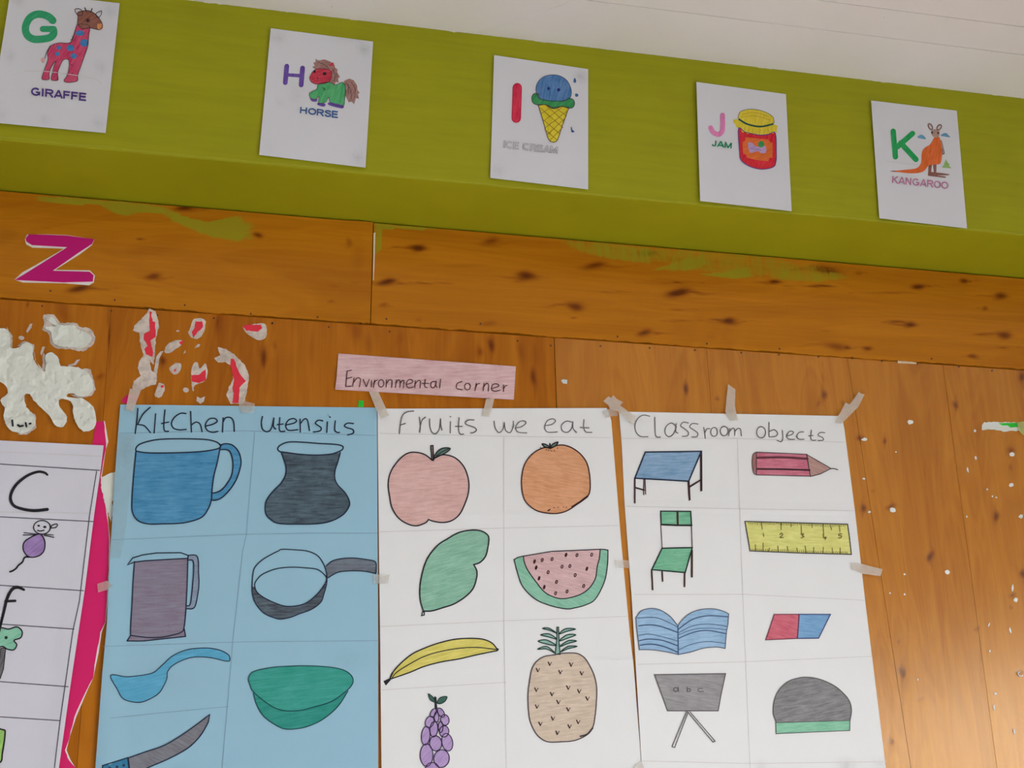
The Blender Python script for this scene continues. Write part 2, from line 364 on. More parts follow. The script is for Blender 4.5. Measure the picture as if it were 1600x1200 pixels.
def board(name, xl, xr, z0, z1, zfine, Yf, mat, vert, step=0.0042, jag=0.0, bowfn=None):
    """one board; xl(z), xr(z) are its side edges"""
    zs = list(np.arange(zfine, z1, step))+[z1]
    if z0 < zfine-1e-6: zs = list(np.linspace(z0, zfine, 12)[:-1])+zs
    nx = max(int((xr(z1)-xl(z1))/step), 8)
    # fine columns only where the photograph looks
    xa, xb = xl(z1), xr(z1)
    u = np.linspace(0, 1, nx+1)
    xx = xa+(xb-xa)*u
    keep = ((xx > -0.5) & (xx < 2.25)) | (np.arange(nx+1) % 24 == 0) | (np.arange(nx+1) == nx)
    u = u[keep]; nu, nv = len(u), len(zs)
    U_, Z_ = np.meshgrid(u, np.array(zs))
    XL = np.array([xl(z) for z in zs])[:, None]; XR = np.array([xr(z) for z in zs])[:, None]
    X_ = XL+(XR-XL)*U_
    if jag:
        j = (np.interp(X_[0], np.arange(X0-.2, X1+.2, 0.03), rng.normal(0, jag*.5, len(np.arange(X0-.2, X1+.2, 0.03)))) + np.interp(X_[0], np.arange(X0-.2, X1+.2, 0.008), rng.normal(0, jag*.35, len(np.arange(X0-.2, X1+.2, 0.008)))))
        Z_ = Z_ + j[None, :]*np.clip(1-(Z_-z0)/0.02, 0, 1)
    Y_ = np.full(X_.shape, Yf) + (bowfn(X_, Z_) if bowfn else 0)
    V = np.stack([X_, Y_, Z_], -1).reshape(-1, 3)
    idx = np.arange(nu*nv).reshape(nv, nu)
    fs = [(int(idx[j, i]), int(idx[j, i+1]), int(idx[j+1, i+1]), int(idx[j+1, i])) for j in range(nv-1) for i in range(nu-1)]
    m = MB(); m.add(V, fs, mat)
    # rounded arris and edge going back to the studs
    loop = list(idx[0, :])+list(idx[1:, -1])+list(idx[-1, -2::-1])+list(idx[-2:0:-1, 0])
    n = len(loop); bk = V[loop]+np.array([0, 0.012, 0])
    k = len(m.v); m.add(bk, [], mat)
    for i in range(n):
        m.f.append((int(loop[(i+1) % n]), int(loop[i]), k+i, k+(i+1) % n)); m.mi.append(0)
    A = np.concatenate([V, bk]); px, py = project(A)
    vis = (px > -150) & (px < 1800) & (py > -50) & (py < 1350)
    kv = np.zeros(len(A)); gv = np.zeros(len(A))
    kv[vis] = knotfield(px[vis], py[vis], vert)
    if not vert: gv[vis] = greenfield(px[vis], py[vis])
    m.attrs = {'knot': kv, 'green': gv}
    return m.build(name, wall)
def edge(pa, pb, Y):
    a, b = at(*pa, Y), at(*pb, Y); k = (b[0]-a[0])/(b[2]-a[2])
    return lambda z: a[0]+k*(z-a[2])
# two broad upper boards
eu = edge((583, 355), (578.5, 512), YU)
ubow = lambda X, Z: -0.004*np.exp(-((X-eu(ZU+.12))/0.06)**2)
g = 0.0011
BU = [board('upper_board', lambda z: X0, lambda z: eu(z)-g, ZU, ZB-0.0036, ZU, YU, M_WOODU, False, jag=0.0016, bowfn=ubow),
      board('upper_board', lambda z: eu(z)+g, lambda z: X1, ZU, ZB-0.0036, ZU, YU, M_WOODU, False, jag=0.0016)]
# upright boards below
sm_ = [edge((174, 480), (150, 800), YW), edge((866, 533), (872, 700), YW), edge((1104, 545), (1113, 660), YW), edge((1324, 560), (1353, 747), YW), edge((1473, 568), (1497, 747), YW)]
es = [lambda z: X0]+sm_+[lambda z: X1]
gaps = [0, .0003, .0008, .0003, .0004, .0004, 0]
BL = []
for i in range(len(es)-1):
    BL.append(board('upright_board', (lambda z, i=i: es[i](z)+gaps[i]), (lambda z, i=i: es[i+1](z)-gaps[i+1]), 0.0, ZU-0.0022, 1.76, YW, M_WOODD if i < 2 else M_WOODL, True))
SW, SU, SBM = Surf(YW), Surf(YU), Surf(YB)
def which(px, upper=False):
    if upper: return BU[0] if px < 581 else BU[1]
    x = at(px, 600, YW)
    for i in range(len(BL)):
        if x[0] < es[i+1](x[2]): return BL[i]
    return BL[-1]
M_NAIL = plain('rusted_nail', (52, 30, 18), 0.6, 0.4); M_STEEL = plain('bright_steel', (190, 190, 185), 0.3, 0.8)
M_FILL = plain('pale_filler', (214, 190, 160), 0.8, 0.1)
def nail(px, py, upper, r=1.5):
    s = SU if upper else SW; m = MB(s)
    m.fill(ell(px, py, r, r, 0, 10), M_NAIL, 0.0006, 20, skirt=-0.002); m.build('nail_head', which(px, upper))
for c, lst in ((W3, [(665, 517), (385, 702), (655, 742), (815, 713), (1403, 743)]), (W4, [(660, 743), (1218, 788)]), (W5, [(72, 660), (1022, 722)]), (cF, [(315, 698), (717, 755), (1155, 787)]), (cG, [(1425, 110)])):
    for p in c(lst): nail(*p, True)
for c, lst in ((W3, [(100, 742), (455, 764), (835, 792)]), (W4, [(553, 803), (860, 814), (1143, 829), (1433, 844), (242, 800), (35, 770)]), (W5, [(68, 697), (315, 710), (527, 720), (1193, 772), (1400, 797), (933, 756), (712, 737)]), (cG, [(240, 66), (632, 94), (895, 119), (1215, 135), (1548, 162)])):
    for p in c(lst): nail(*p, False)
(px, py), = W3([(523, 718)])
m = MB(SU); m.ribbon(ell(px, py, 4, 4, 0, 18), 1.1, M_NAIL, 0.0006, True); m.fill(ell(px, py, 3.4, 3.4, 0, 16), plain('screw_head', (150, 92, 40), .4, .6), 0.0004, 20)
m.ribbon([(px-1.8, py+1.2), (px+1.8, py-1.2)], .8, M_NAIL, 0.0007); m.build('screw_head', BU[0])
m = MB(SU); m.fill(cr(0, 0, 1)([(583.6, 364), (586.6, 363), (585.6, 400), (584.0, 438), (582.8, 438)]), plain('bare_edge', (214, 196, 170), .8, .1), 0.0008, 20, skirt=-0.003); m.build('bare_splinter', BU[1])
m = MB(SW); m.fill(W5([(808, 730), (870, 736), (925, 745), (932, 755), (880, 753), (812, 750)]), M_FILL, 0.0012, 8, skirt=-0.001); m.build('filler_patch', which(1415))

# ---- green beam
def green_mat():
    t = NT('green_wall_paint'); co = t.coord(); ge = t.n('ShaderNodeNewGeometry').outputs['Position']
    a = t.noise(t.mapping(co, scale=(3, 3, 40)), 1.5, 4, 0.6, 0.4); b = t.noise(co, 5, 4, 0.6)
    f = t.math('ADD', t.math('MULTIPLY', a, .6), t.math('MULTIPLY', b, .4))
    g0 = (0.37, 0.362, 0.008); col = t.mix(t.ramp(f, .3, .72), tuple(v*.93 for v in g0), tuple(v*1.12 for v in g0))
    # ragged upper paint line against the white ceiling
    sep = t.n('ShaderNodeSeparateXYZ'); t.set(sep.inputs[0], ge)
    cx = t.n('ShaderNodeCombineXYZ'); t.set(cx.inputs[0], sep.outputs[0])
    rag = t.math('ADD', t.math('MULTIPLY', t.noise(cx.outputs[0], 14, 2), 0.020), t.math('MULTIPLY', t.noise(cx.outputs[0], 90, 4, .7), 0.008))
    msk = t.math('GREATER_THAN', t.math('ADD', sep.outputs[2], rag), ZC+0.0152)
    col = t.mix(msk, col, alb((214, 204, 190)))
    t.bump(f, 0.25, 0.003)
    return t.done(col, 0.5, 0.2)
M_GREEN = green_mat()
mb = MB(); boxm(mb, (X0, YB, ZB), (X1, YW+0.02, ZC+0.001), M_GREEN, 0.003)
beam = mb.build('trim_1'); tag(beam, 'lime green painted boxed beam above the plywood boards', 'beam', kind='structure')
# paint ridge along the lower arris and old paint runs
m = MB(SBM); M_GRIDGE = plain('green_paint_ridge', (150, 147, 34), .5, .2)
M_RUN = plain('green_paint_touch_up', (145, 143, 22), .5, .2, .06, 30, 1.3)
xs = np.linspace(-250, 1800, 140); wob = np.interp(xs, np.linspace(-250, 1800, 60), rng.normal(0, .6, 60))
bot = []
for i, x in enumerate(xs):
    y = 216.0+0.0985*x-0.0000022*x*x; bot.append((x, y-2.0+wob[i]))
m.ribbon(bot, 2.2, M_GRIDGE, 0.0005); m.build('paint_ridge', beam)
for k, pts in enumerate([cA([(905, 108), (1000, 122), (1120, 140), (1240, 158), (1355, 172)]), [(640, 84), (700, 90), (768, 99)], [(1235, 151), (1280, 158), (1345, 164)]]):
    m = MB(SBM); m.ribbon(smooth(pts), [1, 6, 4, 7, 5, 1], M_RUN, 0.0003); m.build('paint_run', beam)
m = MB(SBM); m.fill(ell(535.5, 26.2, 2.4, 1.8, 0, 12), M_NAIL, 0.0005, 20); m.build('nail_hole', beam)

# ---- ceiling of white boards
def white_mat():
    t = NT('white_ceiling_paint'); co = t.coord()
    a = t.noise(co, 3, 4, .6); b = t.noise(co, 55, 3, .6)
    c = alb((214, 207, 203)); col = t.mix(a, tuple(v*.95 for v in c), tuple(v*1.05 for v in c))
    v = t.n('ShaderNodeTexVoronoi'); t.set(v.inputs['Vector'], co); v.inputs['Scale'].default_value = 14
    sp = t.math('LESS_THAN', v.outputs['Distance'], 0.022)
    col = t.mix(t.math('MULTIPLY', sp, .55), col, lin((120, 108, 96)))
    t.bump(t.math('ADD', a, t.math('MULTIPLY', b, .25)), .3, .002)
    return t.done(col, .6, .3)
M_CEIL = white_mat()
mb = MB(); boxm(mb, (X0, YBACK, ZC+0.012), (X1, YW+0.15, ZC+0.1), plain('ceiling_joist', (120, 112, 104)))
ceil = mb.build('ceiling'); tag(ceil, 'white painted board ceiling in front of the green beam', 'ceiling', kind='structure')
ys = [YB+0.02, 2.547]; y = 2.547
while y > YBACK+0.3: y -= 0.0985; ys.append(y)
ys.append(YBACK)
for a, b in zip(ys[:-1], ys[1:]):
    mb = MB(); boxm(mb, (X0, b+0.0009, ZC), (X1, a-0.0009, ZC+0.012), M_CEIL, 0.0005); mb.build('ceiling_board', ceil)
P0, P1 = (0.665, 2.706), (0.84, 2.549); m = MB(); n = 24; vv = []
for i in range(n+1):
    t_ = i/n; x = P0[0]+(P1[0]-P0[0])*t_; yy = P0[1]+(P1[1]-P0[1])*t_+0.006*math.sin(t_*3.1)
    for j in range(7):
        an = math.pi*j/6; vv.append((x+0.0022*math.cos(an)*0.7, yy+0.0022*math.cos(an)*0.7, ZC-0.0013*math.sin(an)))
m.add(vv, [(i*7+j, i*7+j+1, (i+1)*7+j+1, (i+1)*7+j) for i in range(n) for j in range(6)], M_CEIL); m.build('caulk_bead', ceil, smooth_=True)

# ---- rest of the room, behind and beside the viewer
M_FLOOR = plain('cement_floor', (186, 186, 186), .7, .3, .1, 4); M_WALL = plain('cream_wall_paint', (208, 210, 210), .6, .3, .04, 3)
mb = MB(); boxm(mb, (X0-.15, YBACK-.15, -0.1), (X1+.15, YW+.15, 0), M_FLOOR); tag(mb.build('floor'), 'grey cement classroom floor', 'floor', kind='structure')
mb = MB(); boxm(mb, (X0-.15, YBACK-.15, 0), (X0, YW+.15, ZC+.1), M_WALL); tag(mb.build('wall_left'), 'plain cream side wall left of the boards', 'wall', kind='structure')
def pierced(name, label, lo, hi, axis, a0, a1, z0, z1):
    mb = MB()
    def bx(a, b, c, d):
        p, q = list(lo), list(hi); p[axis], q[axis], p[2], q[2] = a, b, c, d; boxm(mb, p, q, M_WALL)
    bx(lo[axis], hi[axis], lo[2], z0); bx(lo[axis], hi[axis], z1, hi[2]); bx(lo[axis], a0, z0, z1); bx(a1, hi[axis], z0, z1)
    tag(mb.build(name), label, 'wall', kind='structure')
pierced('wall_right', 'cream side wall with a wide window right of the boards', (X1, YBACK-.15, 0), (X1+.15, YW+.15, ZC+.1), 1, -0.9, 1.1, 1.1, 2.6)
pierced('wall_front', 'cream wall with a wide window facing the boards', (X0, YBACK-.15, 0), (X1, YBACK, ZC+.1), 0, -2.15, 1.35, 0.95, 2.15)
M_FRAME = plain('window_frame_paint', (220, 214, 200))
mb = MB()
for z in (1.1, 1.85, 2.55): boxm(mb, (X1+.09, -0.9, z), (X1+.13, 1.1, z+.05), M_FRAME)
for k in range(4): boxm(mb, (X1+.085, -0.9+k*0.65, 1.1), (X1+.135, -0.85+k*0.65, 2.6), M_FRAME)
tag(mb.build('window_1'), 'wide window with white bars in the right side wall', 'window', kind='structure')
mb = MB()
for z in (0.95, 1.52, 2.10): boxm(mb, (-2.15, YBACK-.13, z), (1.35, YBACK-.09, z+.05), M_FRAME)
for k in range(6): boxm(mb, (-2.15+k*.69, YBACK-.135, .95), (-2.10+k*.69, YBACK-.085, 2.15), M_FRAME)
tag(mb.build('window_2'), 'wide window with white bars in the wall facing the boards', 'window', kind='structure')

# ================================================================== drawings on paper
INK = plain('black_marker_ink', (26, 24, 30), .5, .3); INKB = plain('marker_on_blue', (22, 34, 56), .5, .3)
GRAPH = plain('grey_pencil_lead', (92, 86, 84), .6, .3); GRAPHL = plain('faint_pencil_line', (192, 187, 184), .6, .2)
RULE = plain('blue_sheet_ruling', (122, 152, 172), .6, .2); RULEK = plain('grey_marker_ruling', (78, 76, 84), .6, .2)
LF, LO = 0.0006, 0.0012            # lift of colouring and of ink above the paper
class Poster:
    def __init__(s, root, surf): s.root = root; s.s = surf
    def draw(s, name, fills, lines, ink, w, label=None):
        part = None
        if fills:
            m = MB(s.s)
            for k, (mat, pts) in enumerate(fills): m.fill(pts, mat, LF+0.00002*k)
            part = m.build(name, s.root)
            if label: part['label'] = label
        if lines:
            m = MB(s.s)
            for L in lines:
                pts, closed = L[0], L[1]; ww = L[2] if len(L) > 2 else w; mat = L[3] if len(L) > 3 else ink
                m.ribbon(pts, ww*1.2, mat, LO, closed)
            if part is not None: m.build('outline', part)
            else:
                part = m.build(name, s.root)
                if label: part['label'] = label
        return part
    def write(s, name, strokes, ink, w, lift=LO):
        m = MB(s.s)
        for st in strokes: m.ribbon(smooth(st, False, 4) if len(st) > 2 else st, w, ink, lift)
        return m.build(name, s.root)
    def rules(s, lines, mat, w):
        m = MB(s.s)
        for L in lines:
            q = []
            for a, b in zip(L[:-1], L[1:]):
                n = max(int(math.hypot(b[0]-a[0], b[1]-a[1])/6), 1); q += [(a[0]+(b[0]-a[0])*i/n, a[1]+(b[1]-a[1])*i/n) for i in range(n)]
            m.ribbon(q+[L[-1]], w, mat, 0.0005, caps=False)
        return m.build('ruled_grid', s.root)
    def text(s, name, body, quad, mat, t=.215, outline=None):
        """printed bold capitals fitted to a quad TL TR BR BL"""
        tl, tr, br, bl = [np.array(q) for q in quad]; total = sum(ADV[c] for c in body)-.08
        h = np.linalg.norm(tl-bl); m = MB(s.s); x = 0.0
        def mp(u, v): u = u/total; return tuple((bl*(1-u)+br*u)*(1-v)+(tl*(1-u)+tr*u)*v)
        for ch in body:
            for st in GLYPH.get(ch, []):
                pts = [mp(x+a, b) for a, b in (smooth(st, False, 4) if len(st) > 3 else st)]
                m.ribbon(pts, h*t, mat, LO, caps=False)
            x += ADV[ch]
        if outline:
            x = 0.0
            for ch in body:
                for st in GLYPH.get(ch, []):
                    pts = [mp(x+a, b) for a, b in (smooth(st, False, 4) if len(st) > 3 else st)]
                    if len(pts) == 2: pts = [tuple(np.array(pts[0])*.94+np.array(pts[1])*.06), tuple(np.array(pts[1])*.94+np.array(pts[0])*.06)]
                    m.ribbon(pts, h*t*outline, M_CARD, LO+.0002, caps=False)
                x += ADV[ch]
        return m.build(name, s.root)
def _arc(a0, a1, cx=.42, cy=.5, rx=.34, ry=.41, n=9): return [(cx+rx*math.cos(math.radians(a0+(a1-a0)*i/n)), cy+ry*math.sin(math.radians(a0+(a1-a0)*i/n))) for i in range(n+1)]
GLYPH = {'I': [[(.12, 0), (.12, 1)]], 'G': [_arc(42, 318)+[(.74, .26)], [(.74, .10), (.74, .5)], [(.44, .45), (.82, .45)]], 'R': [[(.09, 0), (.09, 1)], [(.0, .91), (.42, .91), (.60, .86), (.66, .71), (.60, .55), (.42, .50), (.09, .50)], [(.38, .5), (.70, 0)]],
         'A': [[(.05, 0), (.39, 1)], [(.39, 1), (.73, 0)], [(.16, .29), (.62, .29)]], 'F': [[(.09, 0), (.09, 1)], [(0, .91), (.6, .91)], [(.09, .51), (.54, .51)]], 'E': [[(.09, 0), (.09, 1)], [(0, .91), (.63, .91)], [(.09, .52), (.6, .52)], [(0, .09), (.65, .09)]],
         'H': [[(.09, 0), (.09, 1)], [(.65, 0), (.65, 1)], [(.09, .53), (.65, .53)]], 'O': [_arc(0, 362, n=16)], 'S': [[(.60, .72), (.52, .87), (.34, .91), (.14, .84), (.13, .66), (.34, .54), (.56, .43), (.61, .24), (.42, .09), (.20, .11), (.07, .28)]],
         'C': [_arc(45, 315)], 'M': [[(.09, 0), (.09, 1)], [(.10, 1), (.42, .06)], [(.42, .06), (.74, 1)], [(.75, 0), (.75, 1)]], 'J': [[(.45, 1), (.45, .5), (.45, .26), (.38, .12), (.26, .08), (.13, .14), (.09, .30)]],
         'K': [[(.09, 0), (.09, 1)], [(.64, 1), (.12, .40)], [(.28, .58), (.70, 0)]], 'N': [[(.09, 0), (.09, 1)], [(.09, .98), (.63, .02)], [(.63, 0), (.63, 1)]]}
ADV = {'G': .92, 'I': .32, 'R': .80, 'A': .80, 'F': .70, 'E': .76, 'H': .84, 'O': .88, 'S': .74, 'C': .84, 'M': .94, 'J': .62, 'K': .76, 'N': .82, ' ': .36}
def S(c, pts): return smooth(c(pts), True)
def O(c, pts): return smooth(c(pts), False)
def mk(name, label, cat, surf, L, R, mat, nu, nv, lift=0.0, smudges=(), group=None, thick=.0006):
    b = surf.p(sum(e[0] for e in (L[-1], R[-1]))/2, sum(e[1] for e in (L[-1], R[-1]))/2, lift)
    root = thing(name, b, label, cat, group)
    m = MB(surf); px = np.array(m.sheet(L, R, mat, nu, nv, thick, lift)); sm = np.zeros(len(px))
    for x, y, rx, ry, v in smudges: sm = np.maximum(sm, v*np.exp(-((px[:, 0]-x)/rx)**2-((px[:, 1]-y)/ry)**2))
    m.attrs = {'smudge': sm}
    m.build('paper_sheet', root, smooth_=False)
    return Poster(root, surf)
def gauss(v, c, w): return math.exp(-((v-c)/w)**2)

# ------------------------------------------------------------------ alphabet cards on the beam
M_CARD = paper('white_card', (198, 197, 200), fibre=.012, bump=.08)
CARDG = 'printed alphabet cards in a row on the green beam'
def card(name, label, tl, tr, br, bl, bow, sm):
    cx, cy = (tl[0]+br[0])/2, (tl[1]+br[1])/2
    def off(px, py):
        u, v = (px-cx)/75.0, (py-cy)/95.0
        return 0.0022+bow[0]*abs(u)**3*(u < 0)+bow[1]*abs(u)**3*(u > 0)+bow[2]*max(v, 0)**3+0.0006*math.sin(u*2+v*3)
    return mk(name, label, 'card', Surf(YB, off), [tl, bl], [tr, br], M_CARD, 22, 28, 0.0, sm, CARDG)
def sm4(tl, tr, br, bl, vals=(.5, .5, .5, .4)):
    c = ((tl[0]+br[0])/2, (tl[1]+br[1])/2)
    return [(q[0]+(c[0]-q[0])*.16, q[1]+(c[1]-q[1])*.14, 9, 8, v) for q, v in zip((tl, tr, br, bl), vals)]
OUTC = plain('fine_printed_outline', (60, 48, 56), .6, .2)
# giraffe
q = [(16.5, -14), (187, 5), (165, 208), (-16, 191)]
g_ = card('alphabet_card', 'white card with green G and a crimson giraffe with blue spots', *q, (.002, .002, .001), sm4(*q)+[(16, 88, 7, 9, .5), (157, 105, 8, 9, .5), (70, 188, 8, 6, .5)])
gr = pencil('felt_emerald', (24, 152, 98), angle=.9, cover=.92); cm = pencil('felt_crimson', (196, 26, 86), angle=1.2, cover=.85); sp = pencil('felt_blue', (40, 118, 176), angle=.6, cover=.9)
bn = pencil('felt_brown', (140, 78, 58), angle=.8, cover=.9); og = pencil('felt_orange', (222, 138, 76), angle=.8, cover=.9); mg = pencil('felt_mane', (132, 92, 100), angle=.9, cover=.6)
m = MB(g_.s); m.ribbon(O(cA, [(330, 128), (300, 102), (240, 88), (188, 110), (160, 165), (168, 215), (205, 243), (255, 245), (310, 235), (334, 214), (334, 186)]), 11.5, gr, LF); m.ribbon(cA([(268, 181), (336, 181)]), 9.5, gr, LF+.00005); m.build('letter_g', g_.root)
body = S(cA, [(480, 160), (460, 230), (435, 268), (370, 268), (320, 285), (297, 330), (300, 370), (280, 430), (263, 480), (268, 497), (306, 495), (308, 455), (325, 410), (350, 382), (335, 420), (328, 460), (320, 485), (326, 502), (362, 500), (360, 460), (372, 420), (395, 375), (430, 376), (430, 430), (418, 475), (400, 500), (410, 513), (440, 515), (484, 505), (486, 470), (505, 415), (530, 345), (548, 290), (555, 220), (560, 165), (520, 150)])
head = S(cA, [(485, 78), (520, 68), (560, 68), (600, 92), (630, 130), (640, 160), (625, 185), (600, 182), (560, 174), (515, 180), (490, 155), (488, 110)])
snout = S(cA, [(612, 148), (640, 150), (641, 176), (622, 186), (608, 172)])
mane = S(cA, [(488, 100), (515, 130), (490, 180), (470, 240), (440, 266), (458, 215), (478, 150)])
spots = [cA(ell(*e)) for e in ((500, 207, 28, 17), (527, 268, 27, 24), (440, 300, 24, 20), (368, 298, 15, 12), (358, 337, 15, 12), (460, 350, 20, 17))]
earL = S(cA, [(470, 58), (495, 55), (515, 70), (515, 92), (492, 98), (475, 80)]); earR = S(cA, [(600, 85), (618, 74), (635, 70), (630, 95), (612, 110)])
g_.draw('giraffe_drawing', [(mg, mane), (cm, body), (bn, head), (og, snout)]+[(sp, s) for s in spots]+[(plain('dark_eye', (40, 22, 20)), cA(ell(549, 128, 9, 9))), (plain('tail_tuft', (200, 150, 146)), S(cA, [(255, 375), (268, 360), (282, 372), (270, 395)]))],
        [(body, True, .7), (head, True, .8), (earL, True, .9), (earR, True, .9), (cA([(530, 48), (540, 72)]), False, 1.4), (cA([(575, 54), (568, 76)]), False, 1.4), (O(cA, [(315, 286), (292, 325), (280, 365)]), False, .9), (cA(ell(548, 128, 16, 13)), True, .6)]+[(O(cA, p), False, .6) for p in ([(440, 250), (455, 240), (450, 225)], [(455, 260), (470, 245), (475, 225)], [(440, 400), (455, 410)], [(445, 455), (460, 460)])], OUTC, .7)
g_.draw('ground_line', None, [(O(cA, [(150, 445), (270, 445), (400, 460), (520, 478), (600, 495), (632, 525)]), False)], GRAPHL, .9)
g_.text('printed_word', 'GIRAFFE', cA([(195, 545), (543, 583), (540, 632), (193, 595)]), plain('print_violet', (74, 50, 116)))
# horse
q = [(423, 44), (583, 65), (571, 262), (405, 242)]
h_ = card('alphabet_card', 'white card with violet H and a green horse with brown mane', *q, (.001, .003, .001), sm4(*q, (.6, .9, .6, .2))+[(545, 60, 22, 5, .5), (438, 160, 6, 6, .35), (463, 147, 12, 18, .3)])
vi = pencil('felt_violet', (90, 54, 150), angle=1.3, cover=.9); rd = pencil('felt_red', (192, 30, 60), angle=.3, cover=.9); gn = pencil('felt_green', (52, 164, 92), angle=1.3, cover=.85); mb_ = pencil('felt_mane_brown', (152, 100, 90), angle=1.1, cover=.8)
m = MB(h_.s)
for pts, w in (([(292, 357), (282, 468)], 7.4), ([(398, 370), (388, 483)], 7.4), ([(290, 415), (395, 422)], 5.2)): m.ribbon(cB(pts), w, vi, LF)
m.build('letter_h', h_.root)
mane = cB([(462, 362), (480, 355), (470, 335), (485, 330), (485, 308), (505, 320), (545, 312), (570, 322), (590, 330), (612, 350), (615, 368), (632, 378), (630, 398), (648, 430), (635, 440), (640, 468), (622, 462), (605, 488), (590, 465), (575, 462), (590, 420), (590, 380), (545, 372), (490, 382), (475, 372)])
face = S(cB, [(470, 390), (500, 375), (580, 380), (592, 425), (570, 465), (500, 478), (460, 465), (445, 437), (456, 410)])
body = S(cB, [(520, 470), (580, 465), (620, 482), (665, 465), (685, 500), (680, 570), (668, 625), (590, 605), (572, 565), (550, 600), (505, 605), (508, 560), (480, 580), (450, 568), (445, 537), (490, 512), (500, 485)])
tail = cB([(672, 458), (710, 440), (740, 452), (762, 485), (765, 515), (780, 535), (768, 545), (775, 575), (755, 572), (742, 612), (728, 595), (705, 598), (684, 552), (692, 505)])
hoof = [S(cB, p) for p in ([(448, 570), (475, 580), (495, 576), (490, 594), (460, 592)], [(502, 603), (550, 610), (540, 628), (500, 618)], [(580, 600), (668, 620), (660, 640), (574, 618)])]
h_.draw('horse_drawing', [(gn, body), (mb_, mane), (mb_, tail), (rd, face)]+[(vi, x) for x in hoof]+[(plain('dark_eye', (40, 22, 20)), cB(ell(545, 408, 13, 11))), (plain('dark_eye', (40, 22, 20)), cB(ell(478, 393, 8, 9))), (rd, S(cB, [(575, 350), (602, 332), (605, 355)]))],
        [(body, True, .6), (face, True, .6), (cB([(495, 430), (502, 445)]), False, .9), (cB([(462, 440), (470, 450)]), False, .8), (cB([(530, 500), (548, 512), (540, 520)]), False, .8)]+[(O(cB, p), False, .6) for p in ([(600, 380), (615, 420), (610, 460)], [(620, 400), (630, 430)], [(500, 330), (540, 345), (570, 370)], [(690, 470), (720, 520), (725, 580)], [(720, 460), (750, 510), (745, 570)], [(705, 480), (705, 540)])], OUTC, .7)
h_.text('printed_word', 'HORSE', cB([(382, 629), (638, 660), (636, 706), (378, 672)]), plain('print_blue', (46, 84, 136)))
# ice cream
q = [(772, 86), (919, 108), (919, 296), (766, 278)]
i_ = card('alphabet_card', 'white card with red I and a blue ice cream cone', *q, (.001, .002, .001), sm4(*q, (.1, .8, .1, .5)))
ir = pencil('felt_scarlet', (206, 22, 66), angle=1.4, cover=.93); ib = pencil('felt_azure', (40, 106, 166), angle=1.35, cover=.82); ig = pencil('felt_leaf', (30, 140, 72), angle=1.0, cover=.9); iy = pencil('felt_yellow', (222, 196, 30), angle=1.2, cover=.93)
m = MB(i_.s); m.ribbon(cC([(315, 355), (308, 576)]), 14.6, plain('felt_scarlet_edge', (166, 14, 48)), LF); m.ribbon(cC([(315, 355), (308, 576)]), 12.8, ir, LF+.0001); m.build('letter_i', i_.root)
scoop = S(cC, [(450, 370), (462, 320), (500, 280), (560, 263), (620, 270), (675, 305), (704, 370), (697, 425), (650, 450), (590, 452), (520, 445), (468, 425)])
rim = S(cC, [(420, 425), (438, 398), (468, 402), (470, 430), (530, 447), (590, 452), (650, 452), (692, 432), (722, 445), (728, 478), (710, 502), (672, 500), (642, 488), (605, 502), (570, 507), (538, 490), (515, 476), (470, 482), (430, 465)])
cone = cC([(466, 476), (525, 478), (570, 500), (640, 490), (688, 498), (640, 630), (608, 728), (596, 744), (575, 750), (552, 742), (535, 715), (500, 590)])
lat = []
for k in range(6): lat.append((cC([(475+k*8, 520+k*38), (530+k*36, 478+k*5)]) if k < 1 else cC([(478+k*11, 505+k*38), (560+k*28 if k < 5 else 690, 478+k*8 if k < 3 else 470+k*26)]), False, .7))
lat = [(cC(p), False, .8, plain('cone_line', (150, 116, 30))) for p in ([(487, 545), (560, 495)], [(500, 600), (640, 495)], [(512, 650), (680, 520)], [(528, 700), (665, 570)], [(548, 738), (645, 640)], [(480, 500), (640, 640)], [(520, 480), (655, 600)], [(590, 500), (672, 560)], [(495, 580), (625, 690)], [(512, 655), (605, 735)])]
drops = [S(cC, [(722, 310), (730, 288), (738, 310), (730, 318)]), S(cC, [(735, 402), (750, 402), (752, 415), (738, 418)]), S(cC, [(706, 640), (710, 660), (725, 672), (708, 674)])]
i_.draw('ice_cream_drawing', [(iy, cone), (ib, scoop), (ig, rim)]+[(plain('navy_eye', (24, 34, 96)), cC(ell(541, 361, 10, 11))), (plain('navy_eye', (24, 34, 96)), cC(ell(613, 371, 12, 12)))], [(scoop, True, .6), (rim, True, .7), (cone, True, .8)]+lat, OUTC, .7)
for d in drops: i_.draw('drop_drawing', [(ib, d)], [(d, True, .8, plain('print_blue', (46, 84, 136)))], OUTC, .7)
i_.text('printed_word', 'ICE CREAM', cC([(215, 738), (610, 783), (606, 832), (212, 788)]), plain('print_grey', (118, 115, 120)), outline=.52)
